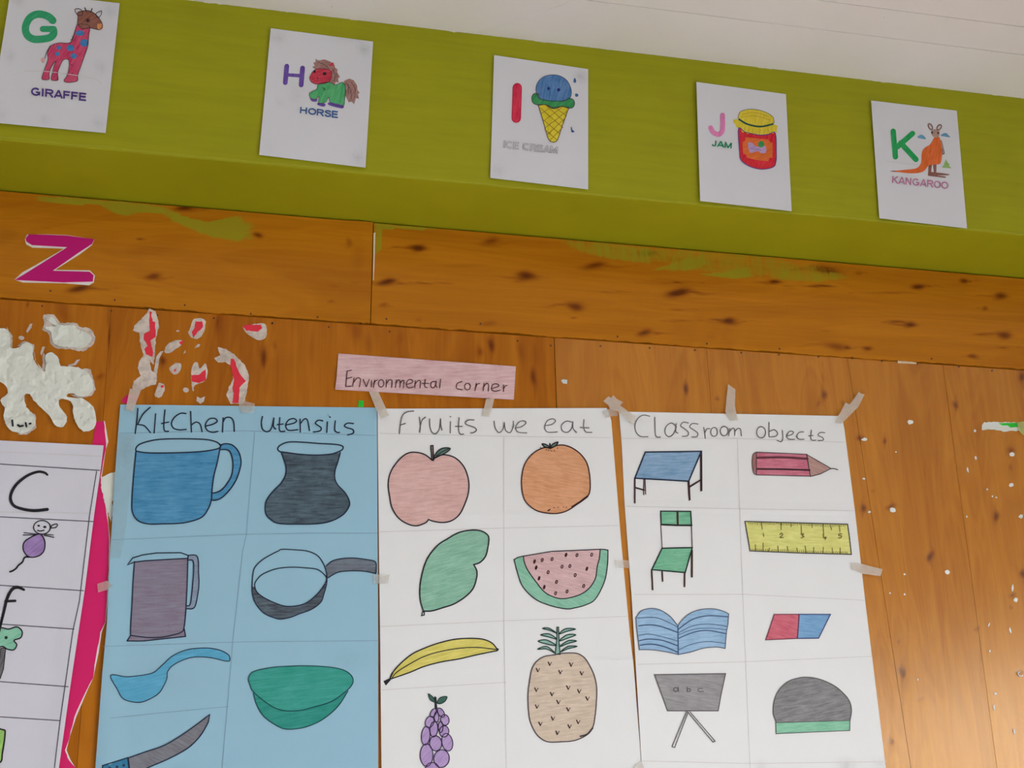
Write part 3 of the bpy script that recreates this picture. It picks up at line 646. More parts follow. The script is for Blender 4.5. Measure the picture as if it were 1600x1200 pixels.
# jam
q = [(1088, 128), (1228, 147), (1237, 330), (1094, 314)]
j_ = card('alphabet_card', 'white card with pink J and a red jam jar', *q, (.006, .002, .002), [])
jp = pencil('felt_pink', (222, 120, 172), angle=1.2, cover=.92); jy = pencil('felt_gold', (222, 190, 34), angle=1.3, cover=.92); jr = pencil('felt_jam', (206, 20, 40), angle=1.2, cover=.95); jo = pencil('felt_tangerine', (222, 102, 36), angle=.6, cover=.95); jl = pencil('felt_lilac', (176, 146, 190), angle=.5, cover=.9)
m = MB(j_.s); m.ribbon(O(cD, [(345, 350), (346, 440), (340, 478), (312, 500), (275, 485), (252, 448)]), 7.6, jp, LF); m.build('letter_j', j_.root)
lid = S(cD, [(470, 352), (490, 320), (560, 303), (650, 315), (725, 350), (746, 385), (738, 418), (640, 438), (540, 418), (475, 382)])
frill = cD([(428, 385), (470, 380), (540, 418), (640, 438), (738, 418), (776, 432), (768, 465), (770, 488), (752, 480), (740, 494), (722, 488), (700, 502), (680, 496), (645, 508), (615, 494), (590, 503), (570, 490), (540, 496), (520, 482), (500, 484), (485, 455), (455, 446), (445, 420), (432, 410)])
jar = S(cD, [(470, 455), (520, 482), (570, 493), (640, 505), (700, 500), (757, 490), (765, 640), (762, 712), (740, 755), (650, 772), (560, 750), (490, 700), (478, 630)])
lab = cD([(525, 522), (600, 530), (705, 540), (712, 558), (736, 566), (736, 682), (712, 684), (700, 710), (610, 700), (535, 682), (530, 660), (505, 650), (500, 562), (522, 548)])
j_.draw('jam_jar_drawing', [(jr, jar), (jy, lid), (jy, frill), (jo, lab), (jl, S(cD, [(545, 570), (575, 566), (600, 590), (640, 598), (680, 592), (684, 642), (645, 646), (620, 630), (560, 642)])), (ig, cD(ell(647, 577, 25, 25)))],
        [(jar, True, 1.0, plain('print_violet', (74, 50, 116))), (lid, True, .5), (O(cD, [(475, 383), (540, 420), (640, 439), (738, 419)]), False, 2.2, plain('band_green', (26, 84, 66)))]+[(O(cD, p), False, .6, plain('gold_line', (168, 136, 20))) for p in ([(500, 345), (600, 330), (710, 365)], [(490, 365), (600, 355), (720, 390)], [(520, 445), (515, 470)], [(580, 455), (575, 480)], [(640, 460), (638, 490)], [(700, 455), (705, 485)])]+[(O(cD, [(560, 610), (600, 615), (650, 625)]), False, .7, plain('lilac_line', (130, 100, 150)))], OUTC, .7)
j_.text('printed_word', 'JAM', cD([(262, 543), (422, 567), (418, 612), (258, 590)]), plain('print_green', (24, 122, 82)), .22)
# kangaroo
q = [(1361, 157), (1495, 173), (1511, 357), (1374, 341)]
k_ = card('alphabet_card', 'white card with green K and an orange kangaroo', *q, (.004, .001, .002), [])
kg = pencil('felt_bright_green', (16, 152, 78), angle=1.3, cover=.95); ko = pencil('felt_roo_orange', (224, 98, 32), angle=1.2, cover=.94); kb = pencil('felt_roo_brown', (128, 76, 62), angle=1.0, cover=.9); kh = pencil('felt_roo_head', (158, 120, 106), angle=1.0, cover=.8); kc = pencil('felt_cloud', (96, 150, 184), angle=.3, cover=.9); kt = pencil('felt_bush', (130, 170, 84), angle=1.0, cover=.85)
m = MB(k_.s)
for pts in ([(315, 360), (332, 552)], [(460, 377), (345, 478)], [(372, 448), (486, 572)]): m.ribbon(cE(pts), 8.4, kg, LF)
m.build('letter_k', k_.root)
body = S(cE, [(630, 398), (660, 405), (672, 440), (682, 500), (680, 560), (668, 602), (640, 610), (580, 620), (550, 655), (510, 672), (440, 676), (360, 667), (300, 661), (400, 650), (480, 640), (510, 620), (525, 590), (528, 530), (545, 490), (590, 460), (612, 425)])
head = S(cE, [(600, 362), (625, 345), (660, 356), (662, 386), (645, 408), (612, 398)])
legs = [cE([(580, 618), (606, 612), (600, 665), (735, 682), (733, 690), (640, 690), (600, 684), (576, 690)]), cE([(614, 612), (640, 608), (638, 668), (620, 672)]), cE([(576, 680), (640, 690), (712, 702), (706, 710), (576, 694)])]
ears = [cE(ell(594, 326, 13, 24, -.5)), cE(ell(660, 331, 14, 22, .6))]
k_.draw('kangaroo_drawing', [(ko, body), (kh, head)]+[(kb, x) for x in legs]+[(kb, cE([(284, 659), (330, 655), (330, 664)])), (plain('dark_eye', (40, 22, 20)), cE(ell(606, 370, 6, 9))), (plain('dark_eye', (40, 22, 20)), cE(ell(651, 373, 6, 9)))], [(O(cE, [(672, 430), (678, 440), (690, 490), (698, 525), (688, 530), (682, 495)]), False, 1.0, plain('roo_line', (112, 84, 80)))], OUTC, .7)
for e in ears: k_.draw('ear_drawing', [(pencil('felt_ear', (196, 178, 174), cover=.6), e)], [(e, True, 1.4, plain('roo_line', (112, 84, 80)))], OUTC, .7)
for pts in ([(496, 405), (512, 390), (530, 386), (550, 400), (560, 420), (520, 414)], [(670, 394), (688, 378), (712, 374), (728, 388), (742, 406), (700, 400)]): k_.draw('cloud_drawing', [(kc, S(cE, pts))], None, OUTC, .6)
k_.draw('bush_drawing', [(kt, cE([(678, 632), (695, 615), (700, 595), (712, 568), (722, 595), (736, 605), (735, 622), (754, 638)]))], None, OUTC, .6)
k_.draw('ground_line', None, [(cE([(260, 585), (370, 598), (490, 610)]), False)], GRAPHL, .8)
k_.text('printed_word', 'KANGAROO', cE([(308, 696), (728, 740), (726, 796), (304, 748)]), plain('print_mauve', (172, 112, 144)), .17)

# ------------------------------------------------------------------ the three big posters
def blue_off(px, py):
    return 0.003+0.0016*math.sin(px*0.012+1)*math.sin(py*0.008)+0.0035*gauss(px, 165, 25)*(py > 700)+0.001*gauss(py, 790, 12)
PB = (142, 176, 194)
M_BLUE = paper('blue_poster_paper', (140, 178, 195), bump=.12)
kt_ = mk('poster', 'light blue poster of hand-drawn kitchen utensils', 'poster', Surf(YW, blue_off), [(188, 632), (186, 657), (179, 750), (172, 867), (167, 975), (160, 1050), (149, 1200), (138, 1330)], [(589, 637), (590, 830), (591, 1000), (591, 1200), (591, 1330)], M_BLUE, 60, 100, smudges=[(196, 705, 10, 22, .5), (206, 642, 12, 8, .4), (585, 645, 8, 8, .3), (545, 1030, 30, 18, .25), (240, 1060, 50, 25, .2)])
kt_.rules([[(187, 677), (290, 674.5), (384, 673), (480, 677), (589, 680.5)], [(174, 843.5), (280, 839), (380, 835), (480, 833), (590, 833)], [(162, 1010), (280, 1006), (380, 1003), (480, 1002), (590, 1001)], [(172, 1122), (260, 1113), (357, 1104)], [(398, 675), (385, 834), (379, 862), (365, 990), (347, 1200), (337, 1320)]], RULE, 1.0)
kt_.write('heading_kitchen', [K1(p) for p in ([(193, 100), (185, 200), (170, 312)], [(298, 90), (235, 150), (195, 228)], [(190, 236), (245, 245), (280, 280), (300, 305)], [(345, 145), (332, 308)], [(425, 112), (415, 220), (420, 288), (455, 293)], [(395, 228), (455, 215)], [(603, 143), (560, 140), (510, 170), (480, 220), (495, 265), (545, 282), (605, 278)], [(643, 125), (650, 300)], [(652, 238), (690, 215), (725, 235), (740, 298)], [(770, 250), (830, 235), (870, 210), (850, 185), (800, 190), (768, 240), (785, 285), (830, 303), (875, 295)], [(920, 180), (915, 300)], [(918, 220), (940, 180), (985, 178), (1010, 215), (1015, 295)])], INKB, 2.0)
kt_.write('heading_utensils', [K2(p) for p in ([(165, 168), (155, 220), (165, 275), (205, 298), (240, 270), (262, 185)], [(262, 180), (258, 250), (278, 275)], [(312, 178), (308, 270), (320, 295), (355, 293)], [(290, 238), (340, 232)], [(365, 240), (430, 225), (455, 205), (430, 185), (385, 200), (363, 245), (385, 285), (465, 280)], [(485, 190), (487, 300)], [(487, 230), (520, 190), (548, 200), (565, 288)], [(678, 205), (640, 200), (615, 225), (640, 245), (665, 265), (655, 290), (600, 300)], [(718, 215), (712, 303)], [(738, 172), (742, 174)], [(785, 205), (780, 280), (800, 303), (820, 303)], [(940, 228), (890, 225), (862, 248), (890, 265), (935, 280), (938, 310), (890, 325)])], INKB, 2.0)
pb = pencil('pencil_mug_blue', (58, 134, 178), PB, .05, .72, .8); pk = pencil('pencil_charcoal', (62, 70, 78), PB, .08, .72, .8); pm = pencil('pencil_mauve', (134, 118, 134), PB, .06, .8, .9); pc = pencil('pencil_cyan', (82, 164, 198), PB, .25, .8, .7); pt = pencil('pencil_teal', (42, 152, 132), PB, .12, .82, .7); ps = pencil('pencil_steel', (122, 116, 122), PB, -.45, .8, .9)
rimm = S(K1, [(175, 450), (200, 410), (280, 380), (390, 362), (550, 358), (750, 362), (850, 380), (895, 410), (890, 435), (820, 455), (690, 470), (480, 478), (300, 478), (200, 468)])
bod = S(K1, [(178, 462), (300, 480), (480, 477), (700, 470), (820, 455), (893, 440), (870, 560), (840, 680), (825, 800), (820, 880), (790, 960), (740, 1025), (650, 1060), (550, 1078), (400, 1083), (280, 1083), (195, 1055), (150, 990), (142, 900), (155, 700), (170, 540)])
ho = [(895, 412), (940, 400), (1000, 412), (1050, 465), (1072, 540), (1065, 610), (1030, 710), (970, 800), (900, 865), (845, 882), (822, 878)]; hi = [(900, 450), (955, 452), (985, 480), (1003, 560), (995, 660), (960, 730), (910, 790), (860, 815), (825, 820)]
kt_.draw('mug_drawing', [(pb, bod), (pb, O(K1, ho)+O(K1, hi)[::-1])], [(rimm, True), (O(K1, [(178, 462), (170, 540), (155, 700), (142, 900), (150, 990), (195, 1055), (280, 1083), (400, 1083), (550, 1078), (650, 1060), (740, 1025), (790, 960), (820, 880), (825, 800), (840, 680), (870, 560), (893, 440)]), False), (O(K1, ho), False), (O(K1, hi), False)], INKB, 1.7)
rimv = S(K2, [(295, 440), (320, 410), (390, 385), (520, 388), (650, 398), (780, 405), (845, 420), (848, 445), (820, 465), (750, 488), (620, 497), (480, 490), (370, 475), (310, 465)])
vas = K2([(325, 473)]+[(370, 478), (480, 492), (620, 498), (750, 490), (828, 475)]); vb = O(K2, [(828, 475), (805, 560), (785, 620), (780, 690), (805, 750), (870, 820), (905, 890), (900, 940), (850, 1005), (760, 1055), (650, 1080), (480, 1085), (310, 1080), (240, 1050), (195, 1000), (188, 930), (205, 870), (260, 800), (320, 740), (360, 670), (365, 600), (345, 530), (325, 475)])
kt_.draw('pot_drawing', [(pk, vas[:-1]+vb)], [(rimv, True), (vb, False)], INKB, 1.7)
lid = [(375, 333), (425, 265), (520, 235), (660, 215), (900, 212), (975, 240), (970, 268), (700, 283), (550, 292), (440, 305)]
jb = [(445, 300), (970, 272), (965, 480), (955, 700), (945, 850), (930, 960), (900, 1000), (800, 1030), (690, 1048), (560, 1048), (405, 1028), (405, 950), (420, 700), (430, 480)]
jo_ = [(978, 238), (1050, 238), (1073, 290), (1075, 400), (1080, 500), (1070, 610), (1035, 752), (960, 765)]; ji = [(980, 285), (1018, 290), (1028, 360), (1018, 520), (995, 715), (955, 735)]
ba = [(405, 1030), (370, 1083), (520, 1083), (700, 1065), (948, 1038), (935, 965), (900, 1000), (800, 1030), (690, 1048), (560, 1048)]
kt_.draw('jug_drawing', [(pm, K3(jb)), (pm, K3(ba)), (pencil('pencil_pale_mauve', (134, 138, 160), PB, .06, .5), O(K3, jo_)+O(K3, ji)[::-1])], [(K3(lid), True), (O(K3, [(445, 300), (430, 480), (420, 700), (405, 950), (405, 1028)]), False), (O(K3, [(970, 270), (965, 480), (955, 700), (945, 850), (930, 960), (900, 1000), (800, 1030), (690, 1048), (560, 1048), (405, 1028)]), False), (K3([(405, 1030), (370, 1083)]), False), (O(K3, [(370, 1083), (520, 1083), (700, 1065), (948, 1038)]), False), (K3([(948, 1038), (935, 965)]), False), (O(K3, jo_), False), (O(K3, ji), False)], INKB, 1.5)
po = S(K4, [(450, 178), (590, 185), (690, 195), (790, 235), (850, 310), (880, 390), (890, 455), (885, 530), (860, 620), (830, 700), (740, 770), (620, 815), (530, 850), (435, 868), (370, 855), (270, 810), (190, 720), (155, 620), (152, 520), (160, 420), (180, 355), (250, 285), (340, 230), (410, 195)])
pi_ = S(K4, [(550, 355), (680, 362), (790, 375), (850, 415), (885, 460), (870, 520), (800, 615), (700, 700), (600, 735), (480, 740), (370, 705), (260, 650), (200, 600), (178, 545), (185, 500), (240, 435), (330, 390), (420, 365)])
cres = O(K4, [(886, 520), (860, 620), (830, 700), (740, 770), (620, 815), (530, 850), (435, 868), (370, 855), (270, 810), (190, 720), (155, 620), (153, 545)])+O(K4, [(178, 550), (200, 600), (260, 650), (370, 705), (480, 740), (600, 735), (700, 700), (800, 615), (870, 520)])
ph = [(880, 345), (940, 295), (1040, 270), (1160, 265), (1280, 280), (1365, 300), (1378, 360), (1372, 418), (1260, 395), (1130, 390), (1000, 405), (900, 460), (885, 400)]
pdk = pencil('pencil_pan_black', (70, 66, 72), PB, .1, .72, .9)
kt_.draw('pan_drawing', [(pdk, cres), (pencil('pencil_pan_handle', (100, 98, 106), PB, .1, .72, .9), S(K4, ph))], [(po, True), (pi_, True), (O(K4, [(880, 345), (940, 295), (1040, 270), (1160, 265), (1280, 280), (1365, 300), (1378, 360), (1372, 418)]), False), (O(K4, [(1372, 418), (1260, 395), (1130, 390), (1000, 405), (900, 460)]), False)], INKB, 1.4)
la = S(K5, [(188, 372), (330, 385), (480, 370), (575, 345), (650, 280), (740, 200), (850, 150), (950, 132), (1070, 130), (1170, 150), (1235, 185), (1252, 215), (1245, 245), (1190, 240), (1100, 218), (1000, 208), (900, 215), (800, 250), (730, 295), (695, 345), (690, 400), (660, 470), (610, 540), (490, 605), (400, 612), (300, 580), (250, 500)])
kt_.draw('ladle_drawing', [(pc, la)], [(la, True)], INKB, 1.1)
kbl = O(K5, [(345, 1110), (500, 1055), (660, 1000), (800, 920), (930, 830), (1072, 722)])+O(K5, [(1060, 790), (990, 910), (880, 1020), (720, 1110), (560, 1180), (470, 1215), (362, 1245)])
kha = K5([(115, 1178), (340, 1108), (358, 1250), (125, 1310)])
kt_.draw('knife_drawing', [(ps, kbl), (pencil('pencil_handle_blue', (44, 118, 156), PB, -.3, .85), kha)], [(kbl, True), (kha, True)]+[(K5(ell(x, y, 8, 8, 0, 10)), True, 1.2) for x, y in ((180, 1200), (245, 1190), (305, 1175))], INKB, 1.5)
br_ = [(110, 360), (150, 300), (300, 262), (500, 245), (700, 243), (900, 258), (1020, 290), (1085, 350), (1080, 420), (1000, 500), (880, 580), (700, 635), (580, 662), (430, 660), (310, 610), (160, 490), (120, 410)]
bl_ = [(155, 485), (180, 590), (240, 700), (330, 775), (440, 832), (560, 832), (680, 805), (820, 735), (950, 620), (1042, 478)]
kt_.draw('bowl_drawing', [(pencil('pencil_teal_deep', (30, 140, 122), PB, .2, .85, .7), O(K6, bl_)+O(K6, [(1000, 500), (880, 580), (700, 635), (580, 662), (430, 660), (310, 610), (160, 490)])), (pt, S(K6, br_))], [(S(K6, br_), True), (O(K6, bl_), False)], plain('marker_teal', (18, 66, 72)), 1.3)

# fruits
def fruit_off(px, py):
    return 0.003+0.0016*math.sin(px*0.010+2)*math.sin(py*0.007+1)+0.0009*gauss(py, 806+0.01*(px-800), 7)+0.0008*gauss(py, 1040-0.05*(px-800), 8)
M_WHITE = paper('white_poster_paper', (222, 217, 211), bump=.14)
fr = mk('poster', 'white poster of hand-drawn fruits hanging between the other two posters', 'poster', Surf(YW, fruit_off), [(590, 638.5), (592, 850), (594, 1000), (596, 1200), (597, 1330)], [(948, 637.5), (955, 655), (970, 840), (984, 990), (990, 1040), (1003, 1200), (1013, 1330)], M_WHITE, 56, 100, smudges=[(598, 650, 10, 10, .4), (600, 908, 10, 10, .3)])
fr.rules([[(592, 677), (700, 679.5), (788, 681.6), (954, 684)], [(593, 831), (788, 825), (969, 821)], [(594, 979), (788, 970), (981, 963)], [(596.5, 1078), (791, 1066)], [(787, 683), (787.5, 980), (791, 1200), (793, 1320)]], GRAPHL, .8)
fr.write('heading_fruits', [F1(p) for p in ([(380, 70), (320, 78), (280, 110), (262, 180), (252, 272)], [(258, 197), (305, 180)], [(430, 125), (440, 200), (433, 260)], [(440, 200), (455, 150), (485, 125)], [(522, 140), (525, 210), (545, 262), (580, 270), (610, 225), (620, 140)], [(620, 145), (622, 195), (632, 240)], [(708, 165), (706, 265)], [(706, 120), (710, 121)], [(785, 130), (780, 230), (795, 275), (825, 275)], [(752, 207), (812, 207)], [(918, 150), (870, 150), (840, 175), (860, 195), (920, 215), (940, 240), (915, 262), (888, 266)])], GRAPH, 1.6)
fr.write('heading_we', [[(772, 658), (774, 669), (780, 676), (786, 670), (788, 660)], [(788, 660), (790, 672), (797, 676), (802, 667), (802, 658)], F2([(140, 265), (190, 255), (228, 225), (210, 205), (170, 215), (140, 260), (160, 300), (235, 308)])], GRAPH, 1.4)
fr.write('heading_eat', [F2(p) for p in ([(395, 245), (450, 235), (480, 205), (455, 188), (410, 205), (388, 255), (410, 300), (495, 300)], [(620, 215), (570, 208), (530, 245), (540, 290), (580, 303), (615, 275), (628, 215)], [(628, 212), (630, 270), (660, 303)], [(722, 195), (720, 260), (740, 300), (790, 303)], [(690, 262), (765, 265)])], GRAPH, 1.4)
pp = pencil('pencil_apple_pink', (216, 168, 160), angle=.12, cover=.8); pog = pencil('pencil_orange', (214, 148, 100), angle=-.1, cover=.85); pg = pencil('pencil_mango_green', (124, 180, 152), angle=.3, cover=.8); pgl = pencil('pencil_leaf', (82, 120, 106), angle=.5, cover=.85)
ap = [(545, 510), (490, 465), (430, 443), (350, 440), (280, 475), (205, 560), (165, 640), (152, 730), (165, 830), (185, 930), (240, 1020), (320, 1075), (400, 1095), (470, 1075), (500, 1055), (510, 1038)]; ap2 = [(510, 1038), (560, 1055), (640, 1065), (720, 1048), (790, 990), (840, 890), (870, 790), (870, 690), (840, 590), (790, 520), (730, 478), (650, 460), (590, 475), (545, 510)]
apo = O(F1, ap)+O(F1, ap2)[1:]
stem = F1([(532, 380), (552, 378), (556, 510), (541, 505)]); leaf = S(F1, [(556, 490), (600, 425), (650, 400), (705, 405), (670, 440), (620, 465)])
fr.draw('apple_drawing', [(pp, apo[:-1]), (pencil('pencil_stem', (150, 124, 116)), stem), (pgl, leaf)], [(apo[:-1], True), (stem, True, 1.6), (leaf, True, 1.6), (F1([(580, 470), (640, 430), (690, 408)]), False, 1.1)], INK, 1.7)
orr = S(F2, [(440, 437), (390, 432), (320, 460), (260, 510), (215, 580), (195, 660), (190, 740), (203, 840), (235, 905), (310, 965), (400, 990), (500, 993), (590, 965), (690, 895), (755, 845), (775, 780), (770, 660), (745, 560), (690, 485), (620, 435), (550, 412), (490, 415)])
OUTO = plain('marker_brown_black', (60, 30, 26))
fr.draw('orange_drawing', [(pog, orr), (pgl, S(F2, [(365, 402), (395, 405), (432, 430), (390, 428)])), (pgl, S(F2, [(442, 432), (455, 405), (500, 386), (480, 418)]))], [(orr, True, 1.6, OUTO), (O(F2, [(622, 938), (690, 895), (752, 848)]), False, 2.6, OUTO), (S(F2, [(365, 402), (395, 405), (432, 430), (390, 428)]), True, 1.5), (S(F2, [(442, 432), (455, 405), (500, 386), (480, 418)]), True, 1.6), (F2([(432, 400), (436, 440)]), False, 2.0), (F2([(416, 970), (432, 960)]), False, 1.6)]+[(F2([p, (p[0]+5, p[1]+2)]), False, 1.0, OUTO) for p in ((400, 450), (420, 455), (442, 460), (466, 458), (495, 437), (350, 432), (465, 943), (500, 940), (545, 938), (570, 940))], INK, 1.6)
ma = O(F3, [(505, 1022), (475, 920), (465, 800), (485, 640), (545, 450), (660, 300), (780, 220), (900, 155), (1030, 130), (1130, 135), (1200, 170), (1228, 220), (1215, 330), (1190, 420), (1130, 485), (1060, 510)])+O(F3, [(1060, 510), (1095, 580), (1090, 670), (1050, 780), (960, 870), (840, 945), (720, 985), (600, 1020), (505, 1022)])[1:-1]
fr.draw('mango_drawing', [(pg, ma)], [(ma, True), (F3([(498, 1028), (484, 1074), (515, 1066), (516, 1035)]), True, 1.2)], INK, 1.8)
wo = O(F4, [(165, 385), (200, 520), (260, 680), (400, 820), (580, 895), (745, 928), (840, 915), (950, 885), (1060, 820), (1160, 630), (1195, 440), (1200, 280)]); wt = F4([(1200, 280), (1165, 272), (1115, 270), (850, 282), (580, 293), (420, 320), (260, 347), (200, 362), (165, 385)])
wi = O(F4, [(268, 348), (275, 400), (310, 490), (400, 620), (500, 740), (600, 795), (700, 815), (820, 795), (930, 750), (1010, 680), (1065, 580), (1080, 470), (1105, 370), (1115, 272)])
seeds = [(390, 405), (475, 388), (583, 378), (737, 332), (858, 335), (1020, 330), (408, 472), (693, 462), (780, 455), (967, 485), (540, 523), (838, 555), (440, 590), (632, 630), (932, 675), (497, 688), (748, 735), (622, 755)]
pf = pencil('pencil_melon_flesh', (206, 168, 168), angle=-.2, cover=.85)
fr.draw('watermelon_drawing', [(pencil('pencil_rind', (122, 184, 154), angle=-.5, cover=.82), wo+wt[1:-1]), (pf, wi+F4([(850, 282), (580, 293), (420, 320)]))], [(wo, False), (wt, False), (wi, False)]+[(F4(ell(x, y, 10 if k % 3 else 6, 17, .3, 14)), True, 1.3 if k % 3 else 1.8, plain('marker_seed', (66, 26, 30))) for k, (x, y) in enumerate(seeds)], INK, 1.3)
bo = O(F5, [(160, 440), (180, 392), (240, 320), (340, 235), (440, 185), (560, 140), (700, 105), (830, 95), (950, 102), (1030, 135), (1074, 188)])+O(F5, [(1074, 200), (900, 235), (750, 270), (600, 295), (450, 335), (330, 385), (170, 440)])
fr.draw('banana_drawing', [(pencil('pencil_yellow', (220, 200, 92), angle=.25, cover=.88), bo), (INK, F5([(103, 460), (150, 438), (168, 448), (125, 498)])), (INK, F5(ell(1076, 190, 11, 12)))], [(bo, True), (O(F5, [(175, 440), (210, 390), (300, 330), (450, 250), (600, 205), (750, 180), (900, 172), (1065, 190)]), False, 1.2), (F5([(160, 440), (185, 385)]), False, 1.8)], INK, 1.6)
gl = [(530, 730, 22, 40, .5), (595, 728, 24, 44, -.55), (558, 765, 20, 44, 0), (592, 850, 20, 48, 0), (498, 808, 36, 50, .35), (628, 790, 36, 46, -.2), (535, 870, 34, 66, .1), (622, 888, 40, 48, .1), (465, 925, 37, 80, .1), (648, 980, 46, 76, -.2), (550, 990, 52, 65, -.1), (520, 1215, 60, 62, 0), (472, 1090, 54, 96, 0), (600, 1120, 66, 76, .2), (595, 1290, 55, 60, .1)]
pu = pencil('pencil_grape', (168, 138, 190), angle=.8, cover=.82)
fr.draw('grapes_drawing', [(pu, F5(ell(*e))) for e in gl]+[(pencil('pencil_dark_leaf', (40, 96, 78), angle=.6, cover=.9), S(F5, p)) for p in ([(488, 568), (530, 600), (545, 635), (505, 620)], [(562, 645), (590, 600), (645, 592), (630, 630), (592, 652)])], [(F5(ell(*e)), True, 1.2, plain('marker_violet', (48, 26, 62))) for e in gl]+[(F5([(546, 600), (553, 690)]), False, 3.0)]+[(S(F5, p), True, 1.2, plain('marker_leaf', (20, 52, 46))) for p in ([(488, 568), (530, 600), (545, 635), (505, 620)], [(562, 645), (590, 600), (645, 592), (630, 630), (592, 652)])], INK, 1.4)
pin = S(F6, [(385, 315), (300, 330), (240, 370), (205, 430), (188, 520), (175, 640), (185, 800), (215, 890), (260, 955), (330, 995), (440, 995), (540, 985), (630, 945), (680, 885), (700, 790), (710, 680), (712, 570), (690, 470), (640, 370), (600, 325), (540, 302), (430, 305)])
lv = [S(F6, p) for p in ([(400, 148), (340, 108), (290, 110), (350, 126)], [(398, 192), (340, 152), (275, 160), (335, 176)], [(395, 242), (320, 200), (255, 210), (330, 234)], [(385, 302), (320, 250), (252, 272), (320, 270)], [(420, 152), (470, 112), (545, 115), (480, 132)], [(420, 207), (480, 160), (548, 160), (485, 186)], [(425, 252), (490, 205), (553, 208), (490, 226)], [(430, 292), (490, 250), (558, 250), (490, 268)])]
st_ = F6([(402, 100), (414, 100), (418, 220), (426, 312), (388, 312), (400, 200)])
vm = [(345, 385), (512, 392), (252, 435), (428, 450), (595, 460), (240, 588), (490, 572), (575, 600), (362, 622), (640, 657), (413, 685), (245, 720), (490, 742), (370, 812), (567, 840), (272, 855), (500, 875), (405, 925)]
OUTP = plain('marker_grey_brown', (70, 58, 60))
fr.draw('pineapple_drawing', [(pencil('pencil_tan', (204, 184, 162), angle=.12, cover=.85), pin), (pencil('pencil_crown', (134, 176, 160), angle=.4, cover=.85), st_)]+[(pencil('pencil_crown', (134, 176, 160), angle=.4, cover=.85), l) for l in lv], [(pin, True, 1.4, OUTP), (O(F6, [(585, 952), (640, 935), (680, 888)]), False, 2.2, OUTP), (st_, True, 1.3, plain('marker_leaf', (20, 52, 46)))]+[(l, True, 1.4, plain('marker_leaf', (20, 52, 46))) for l in lv]+[(F6([(x-12, y-13), (x, y+13)]), False, 1.6, plain('mark_brown', (52, 32, 28))) for x, y in vm]+[(F6([(x, y+13), (x+14, y-12)]), False, .9, plain('mark_brown', (52, 32, 28))) for x, y in vm], INK, 1.3)

# classroom objects
def cl_off(px, py):
    return 0.003+0.0018*math.sin(px*0.011+0.5)*math.sin(py*0.008+2)+0.0012*gauss(py, 793+0.02*(px-1100), 6)+0.001*gauss(py, 1100, 20)+0.002*gauss(px, 1370, 20)*(py > 900)
cl = mk('poster', 'white poster of hand-drawn classroom objects with desk, chair and ruler', 'poster', Surf(YW, cl_off), [(967, 643), (971.5, 695), (976, 790), (987, 935), (1003, 1200), (1010, 1330)], [(1315, 650), (1319, 668), (1336, 800), (1352, 940), (1384, 1200), (1397, 1330)], M_WHITE, 56, 100, smudges=[(1322, 1196, 14, 9, .7), (1375, 1194, 10, 8, .5), (1190, 1198, 8, 9, .4), (990, 655, 18, 8, .35), (1310, 655, 8, 8, .5)])
cl.rules([[(970, 685), (1152, 685), (1320, 691)], [(978, 791), (1156, 795), (1336, 798)], [(991, 929), (1161, 928.5), (1352, 938)], [(996, 1038), (1163, 1034), (1362, 1025.6)], [(1002, 1189), (1172, 1193), (1384, 1190)], [(1152, 685), (1156, 800), (1161, 940), (1172, 1200), (1177, 1320)]], GRAPHL, .8)
cl.write('heading_classroom', [C1(p) for p in ([(430, 345), (370, 335), (320, 370), (298, 430), (310, 490), (350, 525), (415, 528)], [(475, 355), (480, 500), (495, 530), (525, 530)], [(665, 430), (620, 405), (575, 440), (568, 495), (600, 528), (640, 505), (668, 440)], [(668, 410), (662, 480), (682, 495)], [(775, 405), (730, 398), (705, 430), (740, 455), (775, 490), (765, 520), (720, 525)], [(860, 415), (810, 410), (787, 440), (820, 465), (858, 495), (850, 528), (805, 530)], [(912, 445), (920, 490), (926, 542)], [(922, 492), (940, 458), (965, 455)], ell(1005, 485, 30, 40, 0, 14)+[(1035, 485)], ell(1095, 477, 35, 42, 0, 14)+[(1130, 477)], [(1145, 455), (1135, 520)], [(1146, 478), (1172, 450), (1190, 470), (1188, 515)], [(1190, 482), (1215, 455), (1240, 462), (1248, 520)])], GRAPH, 1.4)
cl.write('heading_objects', [C2(p) for p in (ell(282, 488, 40, 50, 0, 14)+[(322, 488)], [(352, 400), (352, 525)], [(355, 482), (400, 465), (430, 500), (405, 525), (355, 530)], [(470, 470), (475, 540), (460, 572), (425, 560)], [(510, 522), (560, 505), (570, 485), (535, 480), (508, 525), (535, 550), (580, 550)], [(660, 485), (620, 490), (600, 525), (620, 550), (665, 550)], [(730, 470), (725, 540), (740, 560), (770, 558)], [(705, 520), (745, 517)], [(850, 492), (810, 490), (790, 515), (830, 535), (835, 558), (790, 562)])], GRAPH, 1.4)
pdb = pencil('pencil_desk_blue', (110, 152, 188), angle=.08, cover=.75); pcg = pencil('pencil_chair_green', (104, 178, 138), angle=.1, cover=.85); OUTB = plain('marker_dark_maroon', (52, 24, 28))
dt = C1([(390, 665), (890, 658), (778, 925), (297, 898)])
cl.draw('desk_drawing', [(pdb, dt)], [(dt, True, 1.8, plain('marker_navy', (24, 34, 58)))]+[(C1(p), False, w, OUTB) for p, w in (([(297, 900), (297, 1118)], 2.0), ([(378, 910), (376, 1046)], 1.2), ([(388, 910), (394, 1040)], 1.2), ([(772, 930), (783, 1095)], 1.6), ([(782, 930), (790, 1090)], 1.4), ([(884, 690), (886, 1012)], 1.5), ([(893, 662), (895, 1008)], 1.5), ([(302, 982), (380, 1004)], 2.0), ([(785, 976), (884, 914)], 2.2))], INK, 1.5)
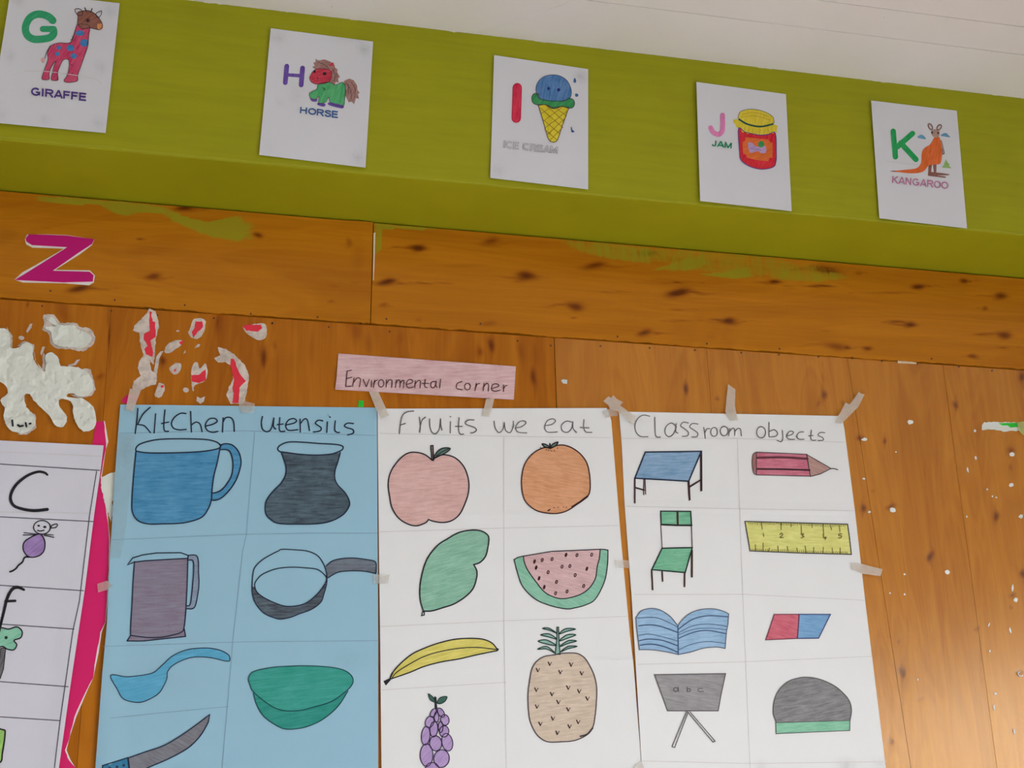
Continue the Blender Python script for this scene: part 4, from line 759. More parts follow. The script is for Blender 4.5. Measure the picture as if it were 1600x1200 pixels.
pcb = C2([(240, 665), (690, 685), (720, 880), (240, 868)]); tip = C2([(685, 685), (790, 745), (905, 812), (810, 860), (722, 882)]); end = O(C2, [(240, 665), (208, 690), (202, 780), (215, 850), (240, 868)])
cl.draw('pencil_drawing', [(pencil('pencil_rose', (198, 96, 120), angle=.05, cover=.8), pcb), (pencil('pencil_wood', (172, 130, 120), angle=-.5, cover=.85), tip), (pencil('pencil_rubber', (156, 96, 90), angle=1.2, cover=.85), end)], [(pcb, True, 1.1), (tip, True, 1.2), (end, False, 1.0), (O(C2, [(245, 715), (470, 712), (695, 724)]), False, 2.8, plain('marker_plum', (92, 44, 54))), (O(C2, [(248, 816), (480, 818), (715, 826)]), False, 2.2, OUTB), (O(C2, [(900, 814), (930, 812), (965, 822)]), False, 1.3)], OUTP, 1.1)
cb1, cb2 = C3([(468, 140), (655, 142), (652, 292), (475, 288)]), C3([(672, 143), (820, 143), (828, 296), (680, 290)]); cs = C3([(485, 575), (838, 567), (755, 860), (365, 825)])
DG = plain('marker_dark_green', (22, 40, 34)); BRK = plain('marker_brown', (58, 34, 26))
cl.draw('chair_back_drawing', [(pcg, C3([(468, 140), (820, 143), (828, 296), (475, 288)]))], [(C3([(468, 140), (820, 143), (830, 310), (474, 296)]), True, 1.6, DG), (C3([(665, 145), (668, 298)]), False, 2.6, BRK), (O(C3, [(475, 297), (650, 304), (830, 306)]), False, 2.4, BRK), (C3([(470, 300), (485, 572)]), False, 1.0, BRK), (C3([(828, 310), (838, 570)]), False, 1.1, BRK)], INK, 1.4)
cl.draw('chair_seat_drawing', [(pcg, cs)], [(cs, True, 1.7, DG)]+[(C3(p), False, w, BRK) for p, w in (([(362, 830), (374, 1060)], 2.1), ([(485, 850), (490, 960)], 2.1), ([(748, 865), (747, 1022)], 2.2), ([(834, 600), (834, 908)], 2.6))], INK, 1.4)
ru = C4([(155, 222), (660, 236), (1180, 250), (1200, 390), (1218, 552), (700, 538), (205, 517)])
tk = [(C4([(a, b), (c, d)]), False, 1.1) for a, b, c, d in ((318, 235, 326, 300), (515, 232, 515, 302), (715, 240, 719, 342), (935, 248, 941, 350), (1098, 265, 1103, 325), (612, 240, 615, 275), (822, 248, 825, 282), (1008, 262, 1020, 305), (258, 455, 258, 512), (335, 440, 335, 515), (400, 488, 390, 515), (482, 468, 487, 522), (576, 472, 586, 524), (672, 488, 680, 530), (755, 468, 765, 532), (842, 482, 838, 535), (938, 480, 934, 540), (1025, 488, 1030, 542), (1105, 488, 1108, 545))]
tk += [(C4([(x, 228+(x-155)*.027), (x+random.uniform(-3, 3), 250+(x-155)*.027+random.uniform(-5, 4))]), False, .7) for x in np.arange(190, 1170, 17.5)]
tk += [(C4([(x, 514+(x-205)*.034), (x+random.uniform(-3, 3), 494+(x-205)*.034+random.uniform(-4, 6))]), False, .7) for x in np.arange(225, 1190, 19)]
NO = plain('pencil_olive', (104, 92, 40))
nums = [[(337, 345), (341, 372)], [(503, 352), (520, 340), (530, 356), (504, 382), (536, 383)], [(714, 350), (740, 348), (726, 364), (744, 374), (716, 388)], [(938, 352), (942, 386), (968, 384)], [(958, 376), (958, 402)], [(1120, 348), (1096, 348), (1092, 363), (1118, 368), (1112, 385), (1088, 388)]]
cl.draw('ruler_drawing', [(pencil('pencil_ruler_yellow', (222, 210, 114), angle=.02, cover=.85), ru)], [(ru, True, 1.3, plain('ink_grey_black', (56, 54, 56)))]+[t+(NO,) for t in tk]+[(smooth(C4(n)), False, 1.3, NO) for n in nums], INK, 1.2)
bkp = [(60, 160), (90, 115), (150, 93), (220, 100), (290, 140), (335, 190), (352, 215)]; bkq = [(352, 215), (375, 180), (430, 130), (510, 100), (600, 95), (670, 112), (705, 130)]
bk = O(C5, bkp)+O(C5, bkq)[1:]+C5([(700, 200), (690, 250), (680, 370)])+O(C5, [(680, 370), (620, 360), (530, 368), (440, 395), (355, 412)])[1:]+O(C5, [(355, 412), (280, 395), (180, 380), (85, 378)])[1:]+C5([(75, 300), (65, 220)])
BI = plain('pencil_blue_line', (60, 84, 118))
cl.draw('open_book_drawing', [(pencil('pencil_book_blue', (140, 178, 210), angle=.1, cover=.82), bk)], [(bk, True, 1.2, plain('pencil_slate', (84, 92, 108))), (C5([(352, 215), (355, 412)]), False, 1.6, BI)]+[(O(C5, p), False, w, BI) for p, w in (([(70, 158), (200, 156), (290, 190), (350, 222)], .9), ([(80, 213), (150, 206), (230, 216), (350, 258)], 1.5), ([(80, 280), (150, 270), (250, 290), (350, 318)], .8), ([(85, 316), (150, 305), (250, 315), (352, 352)], 1.4), ([(90, 347), (170, 340), (260, 358), (350, 396)], 1.6), ([(357, 235), (450, 170), (560, 143), (700, 150)], 1.4), ([(357, 262), (450, 215), (560, 200), (690, 215)], .9), ([(357, 300), (460, 258), (560, 245), (690, 268)], 1.3), ([(357, 275), (450, 240), (560, 228), (690, 240)], .8), ([(357, 380), (450, 340), (560, 322), (682, 335)], .8))], INK, 1.2)
ch = C5([(190, 552), (683, 545), (650, 700), (632, 803), (280, 803), (240, 690)])
SL = plain('pencil_dark_line', (84, 80, 80))
cl.draw('blackboard_drawing', [(pencil('pencil_board_grey', (140, 137, 138), angle=-.15, cover=.82), ch)], [(ch, True, 1.3), (C5([(412, 810), (312, 1052)]), False, 1.1), (C5([(424, 812), (330, 1058)]), False, 1.1), (C5([(312, 1052), (330, 1058)]), False, 1.1), (C5([(420, 810), (596, 1020)]), False, 1.1), (C5([(436, 810), (612, 1014)]), False, 1.1), (C5([(596, 1020), (612, 1014)]), False, 1.1), (C5(ell(337, 655, 15, 14, 0, 12)), True, 1.3), (C5([(354, 638), (356, 670)]), False, 1.3), (C5([(415, 638), (416, 670)]), False, 1.3), (C5(ell(428, 659, 12, 10, 0, 12)), True, 1.3), (O(C5, [(522, 648), (500, 648), (492, 660), (505, 670), (530, 668)]), False, 1.0)], SL, 1.2)
e1, e2 = C6([(222, 133), (395, 133), (383, 300), (163, 310)]), C6([(395, 133), (612, 133), (530, 298), (383, 300)])
cl.draw('eraser_drawing', [(pencil('pencil_eraser_red', (200, 84, 104), angle=-.3, cover=.85), e1), (pencil('pencil_eraser_blue', (108, 158, 200), angle=-.1, cover=.85), e2)], [(e1, True, 1.2, plain('pencil_maroon', (110, 44, 60))), (e2, True, 1.3, plain('pencil_navy', (52, 60, 112)))], INK, 1.2)
do = O(C6, [(235, 882), (215, 820), (220, 740), (250, 665), (310, 605), (380, 578), (450, 570), (540, 585), (640, 630), (710, 690), (745, 740), (758, 800), (748, 868)]); db = C6([(232, 885), (500, 877), (748, 870), (746, 940), (500, 950), (235, 962)])
cl.draw('duster_drawing', [(pencil('pencil_duster_grey', (112, 110, 112), angle=.2, cover=.76), do), (pencil('pencil_duster_green', (120, 188, 152), angle=.1, cover=.8), db)], [(do, False, 1.3), (db, True, 1.0)], SL, 1.2)

# ------------------------------------------------------------------ alphabet chart at the left
def al_off(px, py): return 0.0056+0.0015*math.sin(px*0.012)*math.sin(py*0.006)+0.003*gauss(px, 150-(py-730)*.13, 22)
al = mk('wall_chart', 'white ruled alphabet chart with a purple mouse below the letter C', 'chart', Surf(YW, al_off), [(-420, 668), (-420, 1330)], [(162, 696), (158, 729), (147, 805), (133, 918), (110, 1072), (92, 1200), (74, 1330)], paper('cool_white_chart_paper', (200, 199, 207), bump=.12), 80, 90)
hl = [((0, 725), (156, 735)), ((0, 807.5), (146, 815)), ((0, 914.5), (131, 923)), ((0, 975), (116, 983)), ((0, 1065), (107, 1073)), ((0, 1120), (94, 1126))]
al.rules([[(-415, a[1]-415*(b[1]-a[1])/b[0]), a, b] for a, b in hl]+[[(151, 736), (140, 805), (124, 940), (114, 985), (94, 1125), (85, 1200), (68, 1325)]], RULEK, 1.5)
al.rules([[(-415, 680), (0, 706), (160, 713)], [(-415, 775), (0, 800), (146, 802)]], GRAPHL, .8).name = 'faint_ruling'
m = MB(al.s); m.ribbon(O(L1, [(306, 380), (285, 365), (240, 362), (170, 390), (100, 450), (68, 520), (85, 575), (140, 600), (220, 612), (306, 604)]), [3.4, 4.2, 4.8, 4.6, 5.0], INK, LO); m.build('letter_c', al.root)
mo = S(L1, [(235, 768), (265, 765), (290, 810), (285, 870), (250, 905), (190, 912), (152, 870), (155, 820), (190, 790)])
al.draw('mouse_drawing', [(pencil('pencil_mouse_purple', (146, 110, 176), angle=.7, cover=.8), mo), (INK, L1(ell(250, 710, 9, 6))), (INK, L1(ell(290, 718, 11, 8)))], [(mo, True, 1.6), (L1(ell(272, 720, 55, 44)), True, 1.4), (O(L1, [(326, 722), (340, 706), (365, 698), (372, 708), (358, 722), (330, 724)]), False, 1.4), (O(L1, [(243, 740), (262, 744), (285, 739)]), False, 1.6), (L1([(155, 755), (240, 764)]), False, 1.1), (L1([(150, 770), (235, 768)]), False, 1.3), (L1([(285, 764), (345, 770)]), False, 1.1), (L1([(285, 771), (348, 785)]), False, 1.3), (O(L1, [(190, 912), (160, 915), (145, 945), (120, 965), (105, 985), (85, 1000), (65, 1008)]), False, 2.2)], INK, 1.4)
m = MB(al.s); m.ribbon(O(L2, [(150, 86), (110, 70), (75, 85), (45, 140), (25, 220), (5, 300), (-12, 370)]), [3.6, 5.2, 4.8, 4.6, 4.2, 4.0], INK, LO); m.ribbon(L2([(35, 158), (95, 155)]), 4.0, INK, LO); m.build('letter_f', al.root)
tr_ = S(L2, [(-50, 335), (0, 322), (55, 332), (105, 318), (138, 345), (130, 385), (88, 402), (105, 430), (85, 462), (40, 455), (15, 440), (-30, 452), (-62, 420)])
tk_ = L2([(5, 452), (36, 448), (22, 580), (2, 640), (-25, 655), (-8, 560)])
al.draw('flower_drawing', [(pencil('pencil_trunk', (84, 82, 88), angle=1.3, cover=.8), tk_), (pencil('pencil_petal_green', (128, 196, 164), angle=.5, cover=.85), tr_), (DG, L2(ell(38, 385, 10, 10)))], [(tr_, True, 1.7), (tk_, True, 1.1)], INK, 1.5)
gb = S(L2, [(-90, 960), (15, 960), (32, 985), (15, 1110), (0, 1165), (-90, 1175)])
al.draw('green_block_drawing', [(pencil('pencil_lime', (154, 204, 98), angle=1.0, cover=.88), gb)], [(gb, True)], INK, 2.0)

# ------------------------------------------------------------------ sign strip
def en_off(px, py): return 0.003+0.0014*math.sin(px*0.02)+0.003*gauss(px, 527, 8)*(py-550)/60
M_PINK = pencil('pencil_pink_sign', (222, 166, 168), (230, 212, 210), .10, .62, .75)
q = EN([(135, 105), (1440, 200), (1425, 445), (112, 370)])
en = mk('paper_sign', 'pink hand-lettered paper strip reading Environmental corner', 'sign', Surf(YW, en_off), [q[0], (526, 590), q[3]], [q[1], q[2]], M_PINK, 40, 10)
en.write('heading_environmental', [EN(p) for p in ([(200, 235), (190, 348)], [(200, 235), (232, 228)], [(193, 290), (235, 280)], [(190, 348), (230, 345)], [(250, 285), (240, 348)], [(246, 318), (275, 285), (298, 295), (290, 350)], [(318, 295), (340, 350)], [(340, 350), (362, 295)], [(380, 302), (378, 352)], [(402, 300), (392, 355)], [(396, 330), (408, 308), (422, 300)], ell(450, 325, 20, 27, .1, 14)+[(470, 327)], [(490, 300), (487, 352)], [(489, 328), (510, 300), (530, 305), (527, 355)], [(562, 300), (555, 355)], [(558, 328), (575, 300), (590, 310), (587, 355)], [(588, 328), (605, 305), (618, 310), (612, 358)], [(640, 332), (680, 318), (675, 298), (650, 300), (635, 330), (650, 357), (685, 352)], [(702, 305), (697, 358)], [(699, 332), (722, 305), (740, 312), (735, 358)], [(775, 295), (770, 345), (788, 356)], [(752, 325), (800, 325)], [(848, 312), (822, 315), (815, 345), (835, 358), (852, 335)], [(855, 308), (852, 340), (862, 356)], [(887, 295), (880, 360)])], plain('pen_maroon', (70, 34, 40)), 1.35)
en.write('heading_corner', [EN(p) for p in ([(1045, 312), (1010, 325), (1005, 360), (1045, 372)], ell(1085, 348, 21, 24, .1, 14)+[(1106, 350)], [(1150, 325), (1140, 378)], [(1144, 355), (1158, 330), (1175, 326)], [(1207, 325), (1200, 378)], [(1203, 352), (1225, 325), (1240, 335), (1238, 382)], [(1265, 362), (1315, 345), (1300, 328), (1270, 335), (1262, 368), (1285, 382), (1325, 375)], [(1350, 335), (1350, 385)], [(1351, 364), (1362, 345), (1376, 341)])], plain('pen_maroon', (70, 34, 40)), 1.35)

# ------------------------------------------------------------------ cut-out letter and scraps
def jag(poly, amp=.7, step=3.0):
    out = []
    for a, b in zip(poly, poly[1:]+poly[:1]):
        n = max(int(math.hypot(b[0]-a[0], b[1]-a[1])/step), 1)
        for k in range(n): out.append((a[0]+(b[0]-a[0])*k/n+random.uniform(-amp, amp), a[1]+(b[1]-a[1])*k/n+random.uniform(-amp, amp)))
    return out
def flat(name, label, cat, surf, poly, mat, lift=.0012, rough=.0004, group=None, kids=(), step=8):
    c = surf.p(sum(p[0] for p in poly)/len(poly), max(p[1] for p in poly), 0)
    if name == 'torn_paper': poly = jag(poly)
    if kids:
        root = thing(name, c, label, cat, group)
        m = MB(surf); m.fill(poly, mat, lift, step, skirt=0.0, rough=rough); base = m.build('paper_layer', root, smooth_=False)
        for nm, mt, pl, lf in kids:
            m = MB(surf)
            if nm.endswith('mark'): m.ribbon(pl, 3.0, mt, lift+rough*1.3+.0006)
            elif nm == 'residue_edge': m.fill(jag(pl, .8), mt, .0006, step)
            else: m.fill(jag(pl, .5) if nm == 'red_patch' else pl, mt, lift+rough+lf, step, skirt=lift)
            m.build(nm, root)
        return root
    m = MB(surf); m.fill(poly, mat, lift, step, skirt=0.0, rough=rough)
    return tag(m.build(name, None, c), label, cat, group)
M_MAG = paper('magenta_foil_paper', (202, 32, 98), bump=.2); M_MAG.node_tree.nodes['Principled BSDF'].inputs['Roughness'].default_value = .45
M_TORN = paper('torn_white_backing', (226, 206, 200), bump=.2)
Z = [(180, 345), (300, 347), (420, 352), (590, 375), (575, 405), (490, 460), (330, 572), (560, 578), (585, 600), (580, 640), (400, 645), (90, 630), (150, 595), (230, 545), (420, 425), (200, 412), (165, 390), (160, 370)]
ZW = [(165, 342), (300, 340), (420, 345), (595, 372), (578, 410), (500, 470), (345, 568), (565, 572), (598, 605), (590, 650), (560, 668), (400, 655), (140, 650), (85, 632), (135, 585), (225, 535), (400, 432), (200, 426), (160, 405), (152, 372)]
ZC_ = (sum(p[0] for p in ZW)/len(ZW), sum(p[1] for p in ZW)/len(ZW)); ZW = [(x+(ZC_[0]-x)*.018, y+(ZC_[1]-y)*.028) for x, y in ZW]
flat('paper_letter', 'magenta cut-out letter Z stuck on the upper board', 'letter', SU, cF(ZW), M_TORN, .0008, 0, None, [('letter_face', paper('magenta_letter_paper', (178, 22, 106), bump=.2), cF(Z), .0004)])
M_SCRAP = paper('old_white_paper', (206, 208, 198), bump=1.0, fibre=.06)
def thin_mat():
    t = NT('thin_paper_residue'); co = t.coord(); n = t.noise(co, 55, 5, .75); n2 = t.noise(co, 14, 3, .6)
    c = alb((216, 200, 188)); t.bump(n, .6, .002); t.done(t.mix(n2, tuple(v*.8 for v in c), c), .7, .2)
    tr = t.n('ShaderNodeBsdfTransparent'); mx = t.n('ShaderNodeMixShader')
    t.set(mx.inputs[0], t.ramp(t.math('ADD', t.math('MULTIPLY', n, .6), t.math('MULTIPLY', n2, .5)), .30, .60, (.35, .35, .35), (.97, .97, .97)))
    t.t.links.new(tr.outputs[0], mx.inputs[1]); t.t.links.new(t.b.outputs[0], mx.inputs[2]); t.t.links.new(mx.outputs[0], t.out.inputs[0]); return t.m
M_THIN = thin_mat(); M_RED = plain('red_print', (240, 46, 62), .55, .3)
big = [(-150, 230), (-60, 180), (0, 190), (40, 200), (60, 240), (60, 300), (105, 300), (140, 275), (185, 290), (190, 370), (250, 440), (262, 400), (260, 345), (300, 330), (335, 370), (345, 405), (420, 410), (480, 430), (520, 470), (530, 530), (510, 565), (460, 580), (400, 560), (380, 580), (430, 590), (470, 592), (530, 640), (545, 700), (535, 760), (490, 780), (450, 760), (420, 700), (410, 620), (370, 595), (335, 600), (340, 640), (375, 680), (378, 725), (350, 755), (310, 740), (280, 690), (240, 650), (190, 600), (170, 565), (140, 575), (150, 640), (195, 690), (195, 745), (150, 785), (90, 785), (40, 750), (20, 690), (25, 640), (0, 600), (45, 560), (30, 520), (0, 495), (-120, 470)]
flat('torn_paper', 'large splayed torn white paper remnant above the alphabet chart', 'paper scrap', SW, smooth(cG(big), True, 3), M_SCRAP, .002, .0035, None, [('ink_mark', INK, cG([(70, 716), (73, 746)]), 0), ('ink_mark', INK, cG([(102, 742), (112, 750), (130, 746)]), 0), ('ink_mark', INK, cG([(146, 730), (150, 750)]), 0), ('ink_mark', INK, cG([(168, 735), (174, 733)]), 0)]+[('residue_edge', M_THIN, cG(p), -.0047) for p in ([(185, 280), (200, 372), (240, 455), (270, 410), (265, 345), (245, 330), (240, 420), (205, 380)], [(470, 420), (515, 425), (530, 470), (545, 540), (520, 578), (450, 592), (400, 570), (500, 560), (520, 500)], [(40, 185), (70, 240), (72, 300), (55, 300), (45, 230)], [(150, 650), (205, 690), (205, 755), (160, 795), (90, 796), (150, 770)], [(95, 295), (140, 262), (195, 285), (190, 330), (150, 290)])], 5)
flat('torn_paper', 'white torn paper remnant just above the large splayed one', 'paper scrap', SW, smooth(cG([(265, 140), (300, 130), (335, 172), (420, 175), (440, 200), (490, 215), (520, 240), (515, 270), (465, 305), (420, 300), (340, 295), (300, 270), (290, 215), (258, 195), (272, 182), (318, 182), (290, 160)]), True, 3), M_SCRAP, .002, .003, None, [('residue_edge', M_THIN, smooth(cG([(248, 118), (305, 116), (345, 160), (425, 160), (455, 185), (505, 190), (536, 225), (530, 280), (470, 322), (400, 312), (320, 305), (285, 272), (275, 222), (240, 200), (252, 172)]), True, 3), -.0042)])
TP = 'small torn paper residues around the white remnants and red patches'
for n, pl in ((0, [(184, 165), (170, 168), (148, 210), (156, 218), (178, 190)]), (0, ell(122, 247, 17, 12, .2, 9)), (0, [(256, 296), (240, 298), (228, 335), (236, 348), (246, 325)]), (0, [(456, 368), (435, 372), (420, 392), (385, 400), (392, 408), (430, 402)])):
    flat('paper_residue', 'tiny pale paper residue near the large torn white remnant', 'paper scrap', SW, cG(pl), M_THIN, .0007, .0002, TP)
flat('torn_paper', 'tall torn pink-white remnant with a jagged red streak above the blue poster corner', 'paper scrap', SW, cG([(835, 110), (850, 80), (885, 95), (905, 180), (885, 250), (880, 340), (870, 400), (850, 370), (860, 430), (890, 455), (888, 510), (830, 525), (785, 555), (750, 545), (760, 490), (800, 460), (780, 420), (790, 380), (815, 350), (795, 270), (790, 220), (755, 205), (765, 175), (800, 140)]), M_THIN, .0009, .0003, None, [('red_patch', M_RED, cG([(850, 95), (865, 98), (860, 118), (868, 150), (882, 160), (884, 240), (855, 262), (870, 330), (865, 355), (830, 340), (820, 310), (840, 292), (815, 250), (820, 225), (850, 205), (848, 160)]), .0003)])
flat('torn_paper', 'thin curved strip of paper residue beside the tall red-streaked remnant', 'paper scrap', SW, cG([(928, 322), (908, 358), (892, 452), (872, 450), (890, 350), (912, 326)]), M_THIN, .0007, .0002)
flat('torn_paper', 'rounded paper remnant with a red patch right of the tall streaked remnant', 'paper scrap', SW, smooth(cG([(1100, 140), (1140, 135), (1168, 155), (1160, 210), (1130, 250), (1090, 245), (1070, 215), (1085, 180)]), True, 3), M_THIN, .0009, .0003, None, [('red_patch', M_RED, cG([(1110, 155), (1150, 155), (1155, 185), (1120, 215), (1100, 245), (1088, 215), (1105, 190)]), .0003)])
flat('torn_paper', 'rightmost paper remnant with a red wedge just under the upper board', 'paper scrap', SW, smooth(cG([(1380, 185), (1480, 165), (1515, 180), (1510, 245), (1470, 258), (1425, 240)]), True, 3), M_THIN, .0009, .0003, None, [('red_patch', M_RED, cG([(1378, 188), (1400, 172), (1480, 172), (1490, 190), (1465, 212), (1400, 205)]), .0003)])
flat('torn_paper', 'oval grey-white paper remnant with a tiny red tip', 'paper scrap', SW, smooth(cG([(935, 325), (950, 285), (1000, 262), (1040, 265), (1030, 290), (1000, 310), (960, 335)]), True, 3), M_THIN, .0009, .0003, None, [('red_patch', M_RED, cG([(1018, 272), (1046, 262), (1032, 290)]), .0003)])
flat('torn_paper', 'faint patchy paper remnant with a small red fleck between the red-streaked ones', 'paper scrap', SW, smooth(cG([(960, 420), (1000, 390), (1030, 400), (1020, 440), (990, 455)]), True, 3), M_THIN, .0006, .0003, None, [('red_patch', M_RED, cG([(985, 430), (1002, 422), (996, 442)]), .0003)])
flat('torn_paper', 'heart-like paper remnant with a broad red patch and pointed tail', 'paper scrap', SW, smooth(cG([(1085, 460), (1095, 400), (1120, 385), (1135, 420), (1165, 390), (1178, 430), (1170, 490), (1110, 515), (1100, 550), (1090, 520)]), True, 3), M_THIN, .0009, .0003, None, [('red_patch', M_RED, cG([(1085, 460), (1130, 455), (1168, 425), (1170, 485), (1130, 505), (1090, 495)]), .0003)])
flat('torn_paper', 'small whitish remnant with a red dot above the word Kitchen', 'paper scrap', SW, smooth(cG([(890, 540), (900, 505), (930, 510), (935, 545), (915, 580), (890, 585), (880, 565)]), True, 3), M_THIN, .0008, .0003, None, [('red_patch', M_RED, cG(ell(922, 523, 9, 8, 0, 8)), .0003)])
for pl in (ell(1056, 543, 17, 14, .3, 10), [(1115, 605), (1120, 580), (1140, 590), (1165, 578), (1158, 608), (1138, 622)], [(1105, 305), (1125, 280), (1138, 285), (1130, 298)], [(1000, 205), (1015, 202), (1018, 212), (1002, 212)], [(1040, 340), (1052, 315), (1056, 330)]):
    flat('paper_residue', 'tiny paper residue among the red patches above the blue poster', 'paper scrap', SW, cG(pl), M_THIN, .0007, .0002, TP)
flat('torn_paper', 'curved arch-shaped paper remnant with a long red streak over the blue poster', 'paper scrap', SW, cG([(1215, 365), (1250, 345), (1235, 300), (1285, 310), (1330, 340), (1390, 400), (1415, 460), (1405, 540), (1385, 622), (1310, 620), (1285, 575), (1300, 530), (1325, 480), (1320, 410), (1280, 385), (1240, 385)]), M_THIN, .0009, .0003, None, [('red_patch', M_RED, cG([(1310, 365), (1330, 365), (1345, 410), (1360, 450), (1398, 490), (1360, 530), (1355, 618), (1318, 616), (1330, 560), (1320, 540), (1330, 490), (1310, 410)]), .0003)])
# magenta strip beside the chart
rt = [(162, 658), (166, 690), (165, 702), (157, 745), (164, 786), (169, 819), (170.5, 843), (169, 905), (164.5, 972), (157, 988), (151, 1020), (145, 1060), (135, 1078), (116, 1120), (109, 1150), (102, 1172), (107, 1187), (117, 1199), (126, 1240)]
lf = [(66, 1240), (98, 1000), (128, 800), (140, 720), (150, 659)]
tw = [(x+(1.8+1.6*math.sin(i*2.1)), y) for i, (x, y) in enumerate(rt)]
rt2 = []
for a, b in zip(rt[:-1], rt[1:]):
    for k in range(4): rt2.append((a[0]+(b[0]-a[0])*k/4+random.uniform(-.5, .5), a[1]+(b[1]-a[1])*k/4))
flat('paper_strip', 'torn magenta paper strip between the alphabet chart and blue poster', 'paper strip', SW, tw+lf, M_TORN, .0008, 0, None, [('magenta_layer', M_MAG, rt2+lf, .0003)], 14)
flat('torn_paper', 'white glued paper patch between the magenta strip and the blue poster', 'paper scrap', SW, [(157, 746), (170, 740), (182, 737), (180, 775), (175, 786), (178, 798), (173, 815), (165, 790), (158, 762)], M_SCRAP, .001, .001)
flat('torn_paper', 'small magenta scrap at the top left corner of the blue poster', 'paper scrap', SW, cG([(700, 620), (690, 605), (712, 575), (735, 568), (785, 572), (782, 600), (740, 625)]), M_MAG, .0006, 0)
flat('paper_tab', 'small bright green paper tab on top of the blue poster', 'paper tab', SW, EN([(284, 450), (322, 452), (318, 500), (280, 498)]), plain('bright_green_paper', (40, 180, 50)), .0012, 0)
# white-and-green torn strip at the right edge
flat('torn_paper', 'torn white strip with green print at the right edge of the wall', 'paper scrap', SW, W1([(875, 420), (880, 390), (895, 374), (970, 372), (1095, 376), (1100, 425), (1010, 428), (920, 416)]), M_SCRAP, .001, .0002, None, [('green_print', plain('bright_green_paper', (40, 180, 50)), W1([(975, 380), (1092, 377), (1088, 402), (1045, 405), (1028, 392), (1000, 394)]), .0003)])
BITS = 'white paper bits stuck on the right hand boards'
M_BIT = paper('white_paper_bit', (234, 222, 204), bump=.4)
for c, s, lst in ((W1, 3.75, [(460, 373, 16, 14), (190, 475, 16, 10), (355, 887, 19, 15), (838, 425, 7, 9), (842, 582, 6, 12), (795, 655, 6, 16), (1055, 562, 14, 12), (1050, 742, 14, 11), (1107, 925, 13, 13), (910, 768, 6, 6), (790, 927, 4, 6), (220, 900, 10, 6), (375, 548, 5, 4), (940, 808, 5, 5), (963, 815, 6, 4)]), (W2, 3.75, [(675, 52, 15, 13), (1058, 145, 6, 20), (1078, 215, 12, 13), (920, 360, 4, 13), (1045, 395, 6, 18), (925, 515, 5, 8), (958, 765, 10, 7), (950, 845, 5, 20), (1068, 985, 6, 17), (425, 65, 6, 6), (340, 175, 4, 6), (425, 182, 5, 6), (503, 682, 5, 7)]), (cr(0, 0, 1), 1, [(1350, 748, 2.2, 1.6)])):
    for x, y, rx, ry in lst:
        p = [(a+random.uniform(-.2, .2)*rx, b+random.uniform(-.2, .2)*ry) for a, b in ell(x, y, rx, ry, random.uniform(-.3, .3), 9)]
        flat('paper_bit', 'small white paper bit stuck on the bare boards right of the posters', 'paper bit', SW, c(p), M_BIT, .0012, .0003, BITS)
flat('metal_staple', 'small bent metal staple in the board right of the pink sign', 'staple', SW, W4([(306, 1018), (318, 1010), (346, 1014), (344, 1040), (318, 1036)]), M_STEEL, .002, 0)
(px, py), = W2([(1105, 650)])
m = MB(SW); m.ribbon(ell(px, py, 4, 3, .5, 14)[:10], 1.6, M_STEEL, .002); tag(m.build('wire_hook', None, SW.p(px, py)), 'tiny bent wire hook near the lower right edge', 'hook')

# ------------------------------------------------------------------ tape
def tape_mat(name, c, alpha):
    t = NT(name); co = t.coord(); n = t.noise(co, 70, 4, .7)
    t.done(t.mix(n, tuple(v*.85 for v in alb(c)), alb(c)), .5, .3)
    tr = t.n('ShaderNodeBsdfTransparent'); mx = t.n('ShaderNodeMixShader')
    t.set(mx.inputs[0], t.math('ADD', alpha-.12, t.math('MULTIPLY', n, .24), True)); t.t.links.new(tr.outputs[0], mx.inputs[1]); t.t.links.new(t.b.outputs[0], mx.inputs[2]); t.t.links.new(mx.outputs[0], t.out.inputs[0])
    return t.m
M_TAPE = tape_mat('masking_tape', (206, 196, 182), .66); M_TAPEL = tape_mat('thin_tape', (204, 196, 184), .42); M_CLEAR = tape_mat('clear_tape', (170, 175, 170), .14)
M_CLEAR.node_tree.nodes['Principled BSDF'].inputs['Roughness'].default_value = .2
def tape(label, poly, mat=M_TAPE, lift=.0065, group=None):
    s = SW; m = MB(s); n0 = len(m.v)
    m.fill(poly, mat, lift, 6, rough=.0005)
    return tag(m.build('tape_strip', None, s.p(sum(p[0] for p in poly)/len(poly), max(p[1] for p in poly), lift)), label, 'tape', 'tape strips holding the papers')
tape('masking tape strip under the left end of the pink sign', EN([(360, 385), (430, 388), (490, 520), (505, 560), (450, 585), (410, 510)]))
tape('masking tape strip under the right end of the pink sign', EN([(1222, 436), (1282, 436), (1265, 510), (1240, 570), (1190, 565), (1205, 510)]))
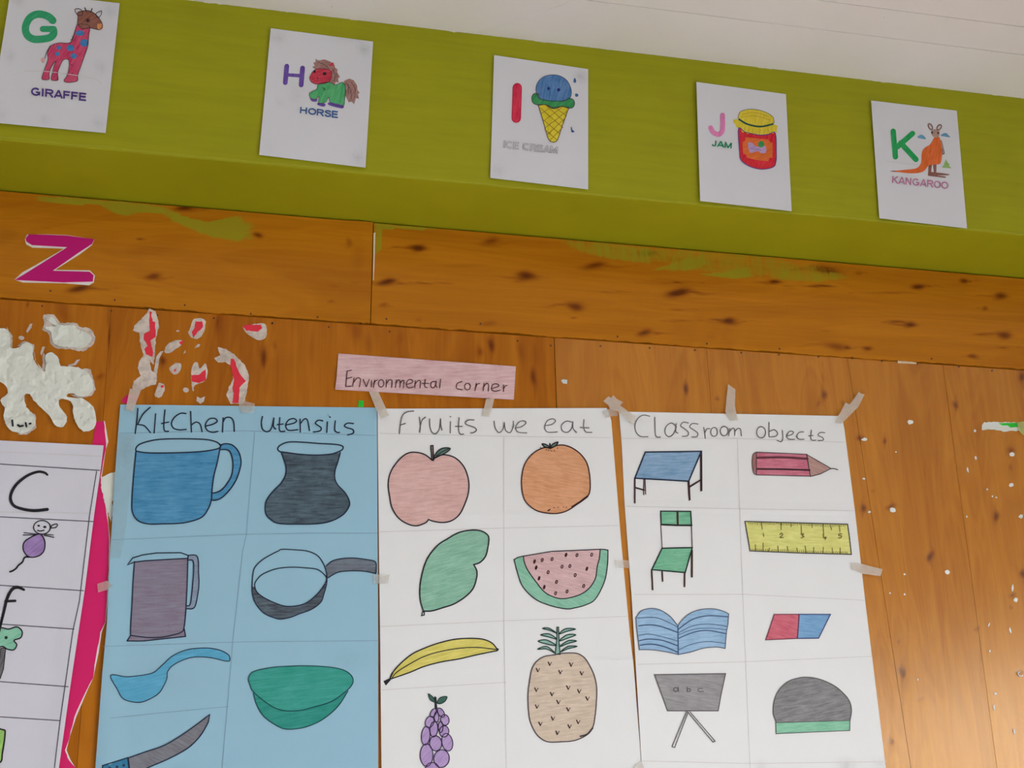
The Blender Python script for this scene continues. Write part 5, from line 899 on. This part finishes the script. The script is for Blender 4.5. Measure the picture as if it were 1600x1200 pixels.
tape('jagged upper tape strip at the top of the gap between fruits and classroom posters', C1([(15, 210), (60, 168), (88, 182), (105, 155), (132, 188), (192, 220), (165, 248), (250, 310), (300, 345), (290, 425), (205, 352), (140, 300), (78, 290), (62, 248)]))
tape('short tape piece at the top right corner of the fruits poster', C1([(5, 310), (60, 280), (112, 295), (148, 318), (140, 342), (85, 345), (35, 362)]), M_TAPEL, .0078)
tape('upright tape strip at the top middle of the classroom poster', C1([(1130, 58), (1165, 85), (1195, 105), (1190, 250), (1215, 380), (1145, 385), (1105, 305), (1115, 180)]))
tape('forked diagonal tape strip at the top right corner of the classroom poster', C2([(1155, 125), (1170, 142), (1205, 150), (1150, 260), (1080, 330), (1000, 410), (940, 405), (960, 355), (990, 310), (1035, 222), (1070, 240), (1110, 190)]))
tape('tape strip on the right edge of the classroom poster', C4([(1215, 640), (1320, 645), (1400, 668), (1530, 700), (1510, 770), (1330, 745), (1225, 705)]), M_TAPE)
tape('slanted tape strip at the top left corner of the blue poster', cG([(738, 535), (800, 545), (772, 620), (757, 668), (714, 655), (726, 595)]), M_TAPE)
tape('square tape piece at the top edge of the blue poster', K1([(1060, 20), (1100, 35), (1190, 60), (1182, 135), (1075, 138), (1055, 95)]), M_TAPEL)
tape('tape strip on the left edge of the blue poster over magenta paper', K3([(75, 520), (130, 502), (185, 488), (225, 540), (180, 577), (85, 605)]), M_TAPEL)
tape('pale tape piece joining the blue poster and the fruits poster', K4([(1340, 430), (1400, 425), (1505, 428), (1490, 515), (1345, 518)]), M_TAPEL)
tape('pale tape piece across the gap between fruits and classroom posters', F4([(1285, 390), (1380, 388), (1432, 395), (1440, 478), (1290, 470)]), M_TAPEL)
tape('clear tape strip along the upper left edge of the blue poster', [(184, 678), (212, 678), (206, 740), (196, 830), (188, 872), (172, 872), (176, 800)], M_CLEAR, .0062)
tape('torn tape corner at the bottom of the gap beside the fruits poster', [(992, 1195), (1003, 1190), (1012, 1215), (992, 1218)], M_TAPEL)
tape('green-tinted tape piece at the right edge of the wall', W1([(1084, 376), (1128, 368), (1140, 450), (1118, 448), (1092, 420)]), tape_mat('lime_tape', (176, 196, 120), .6))
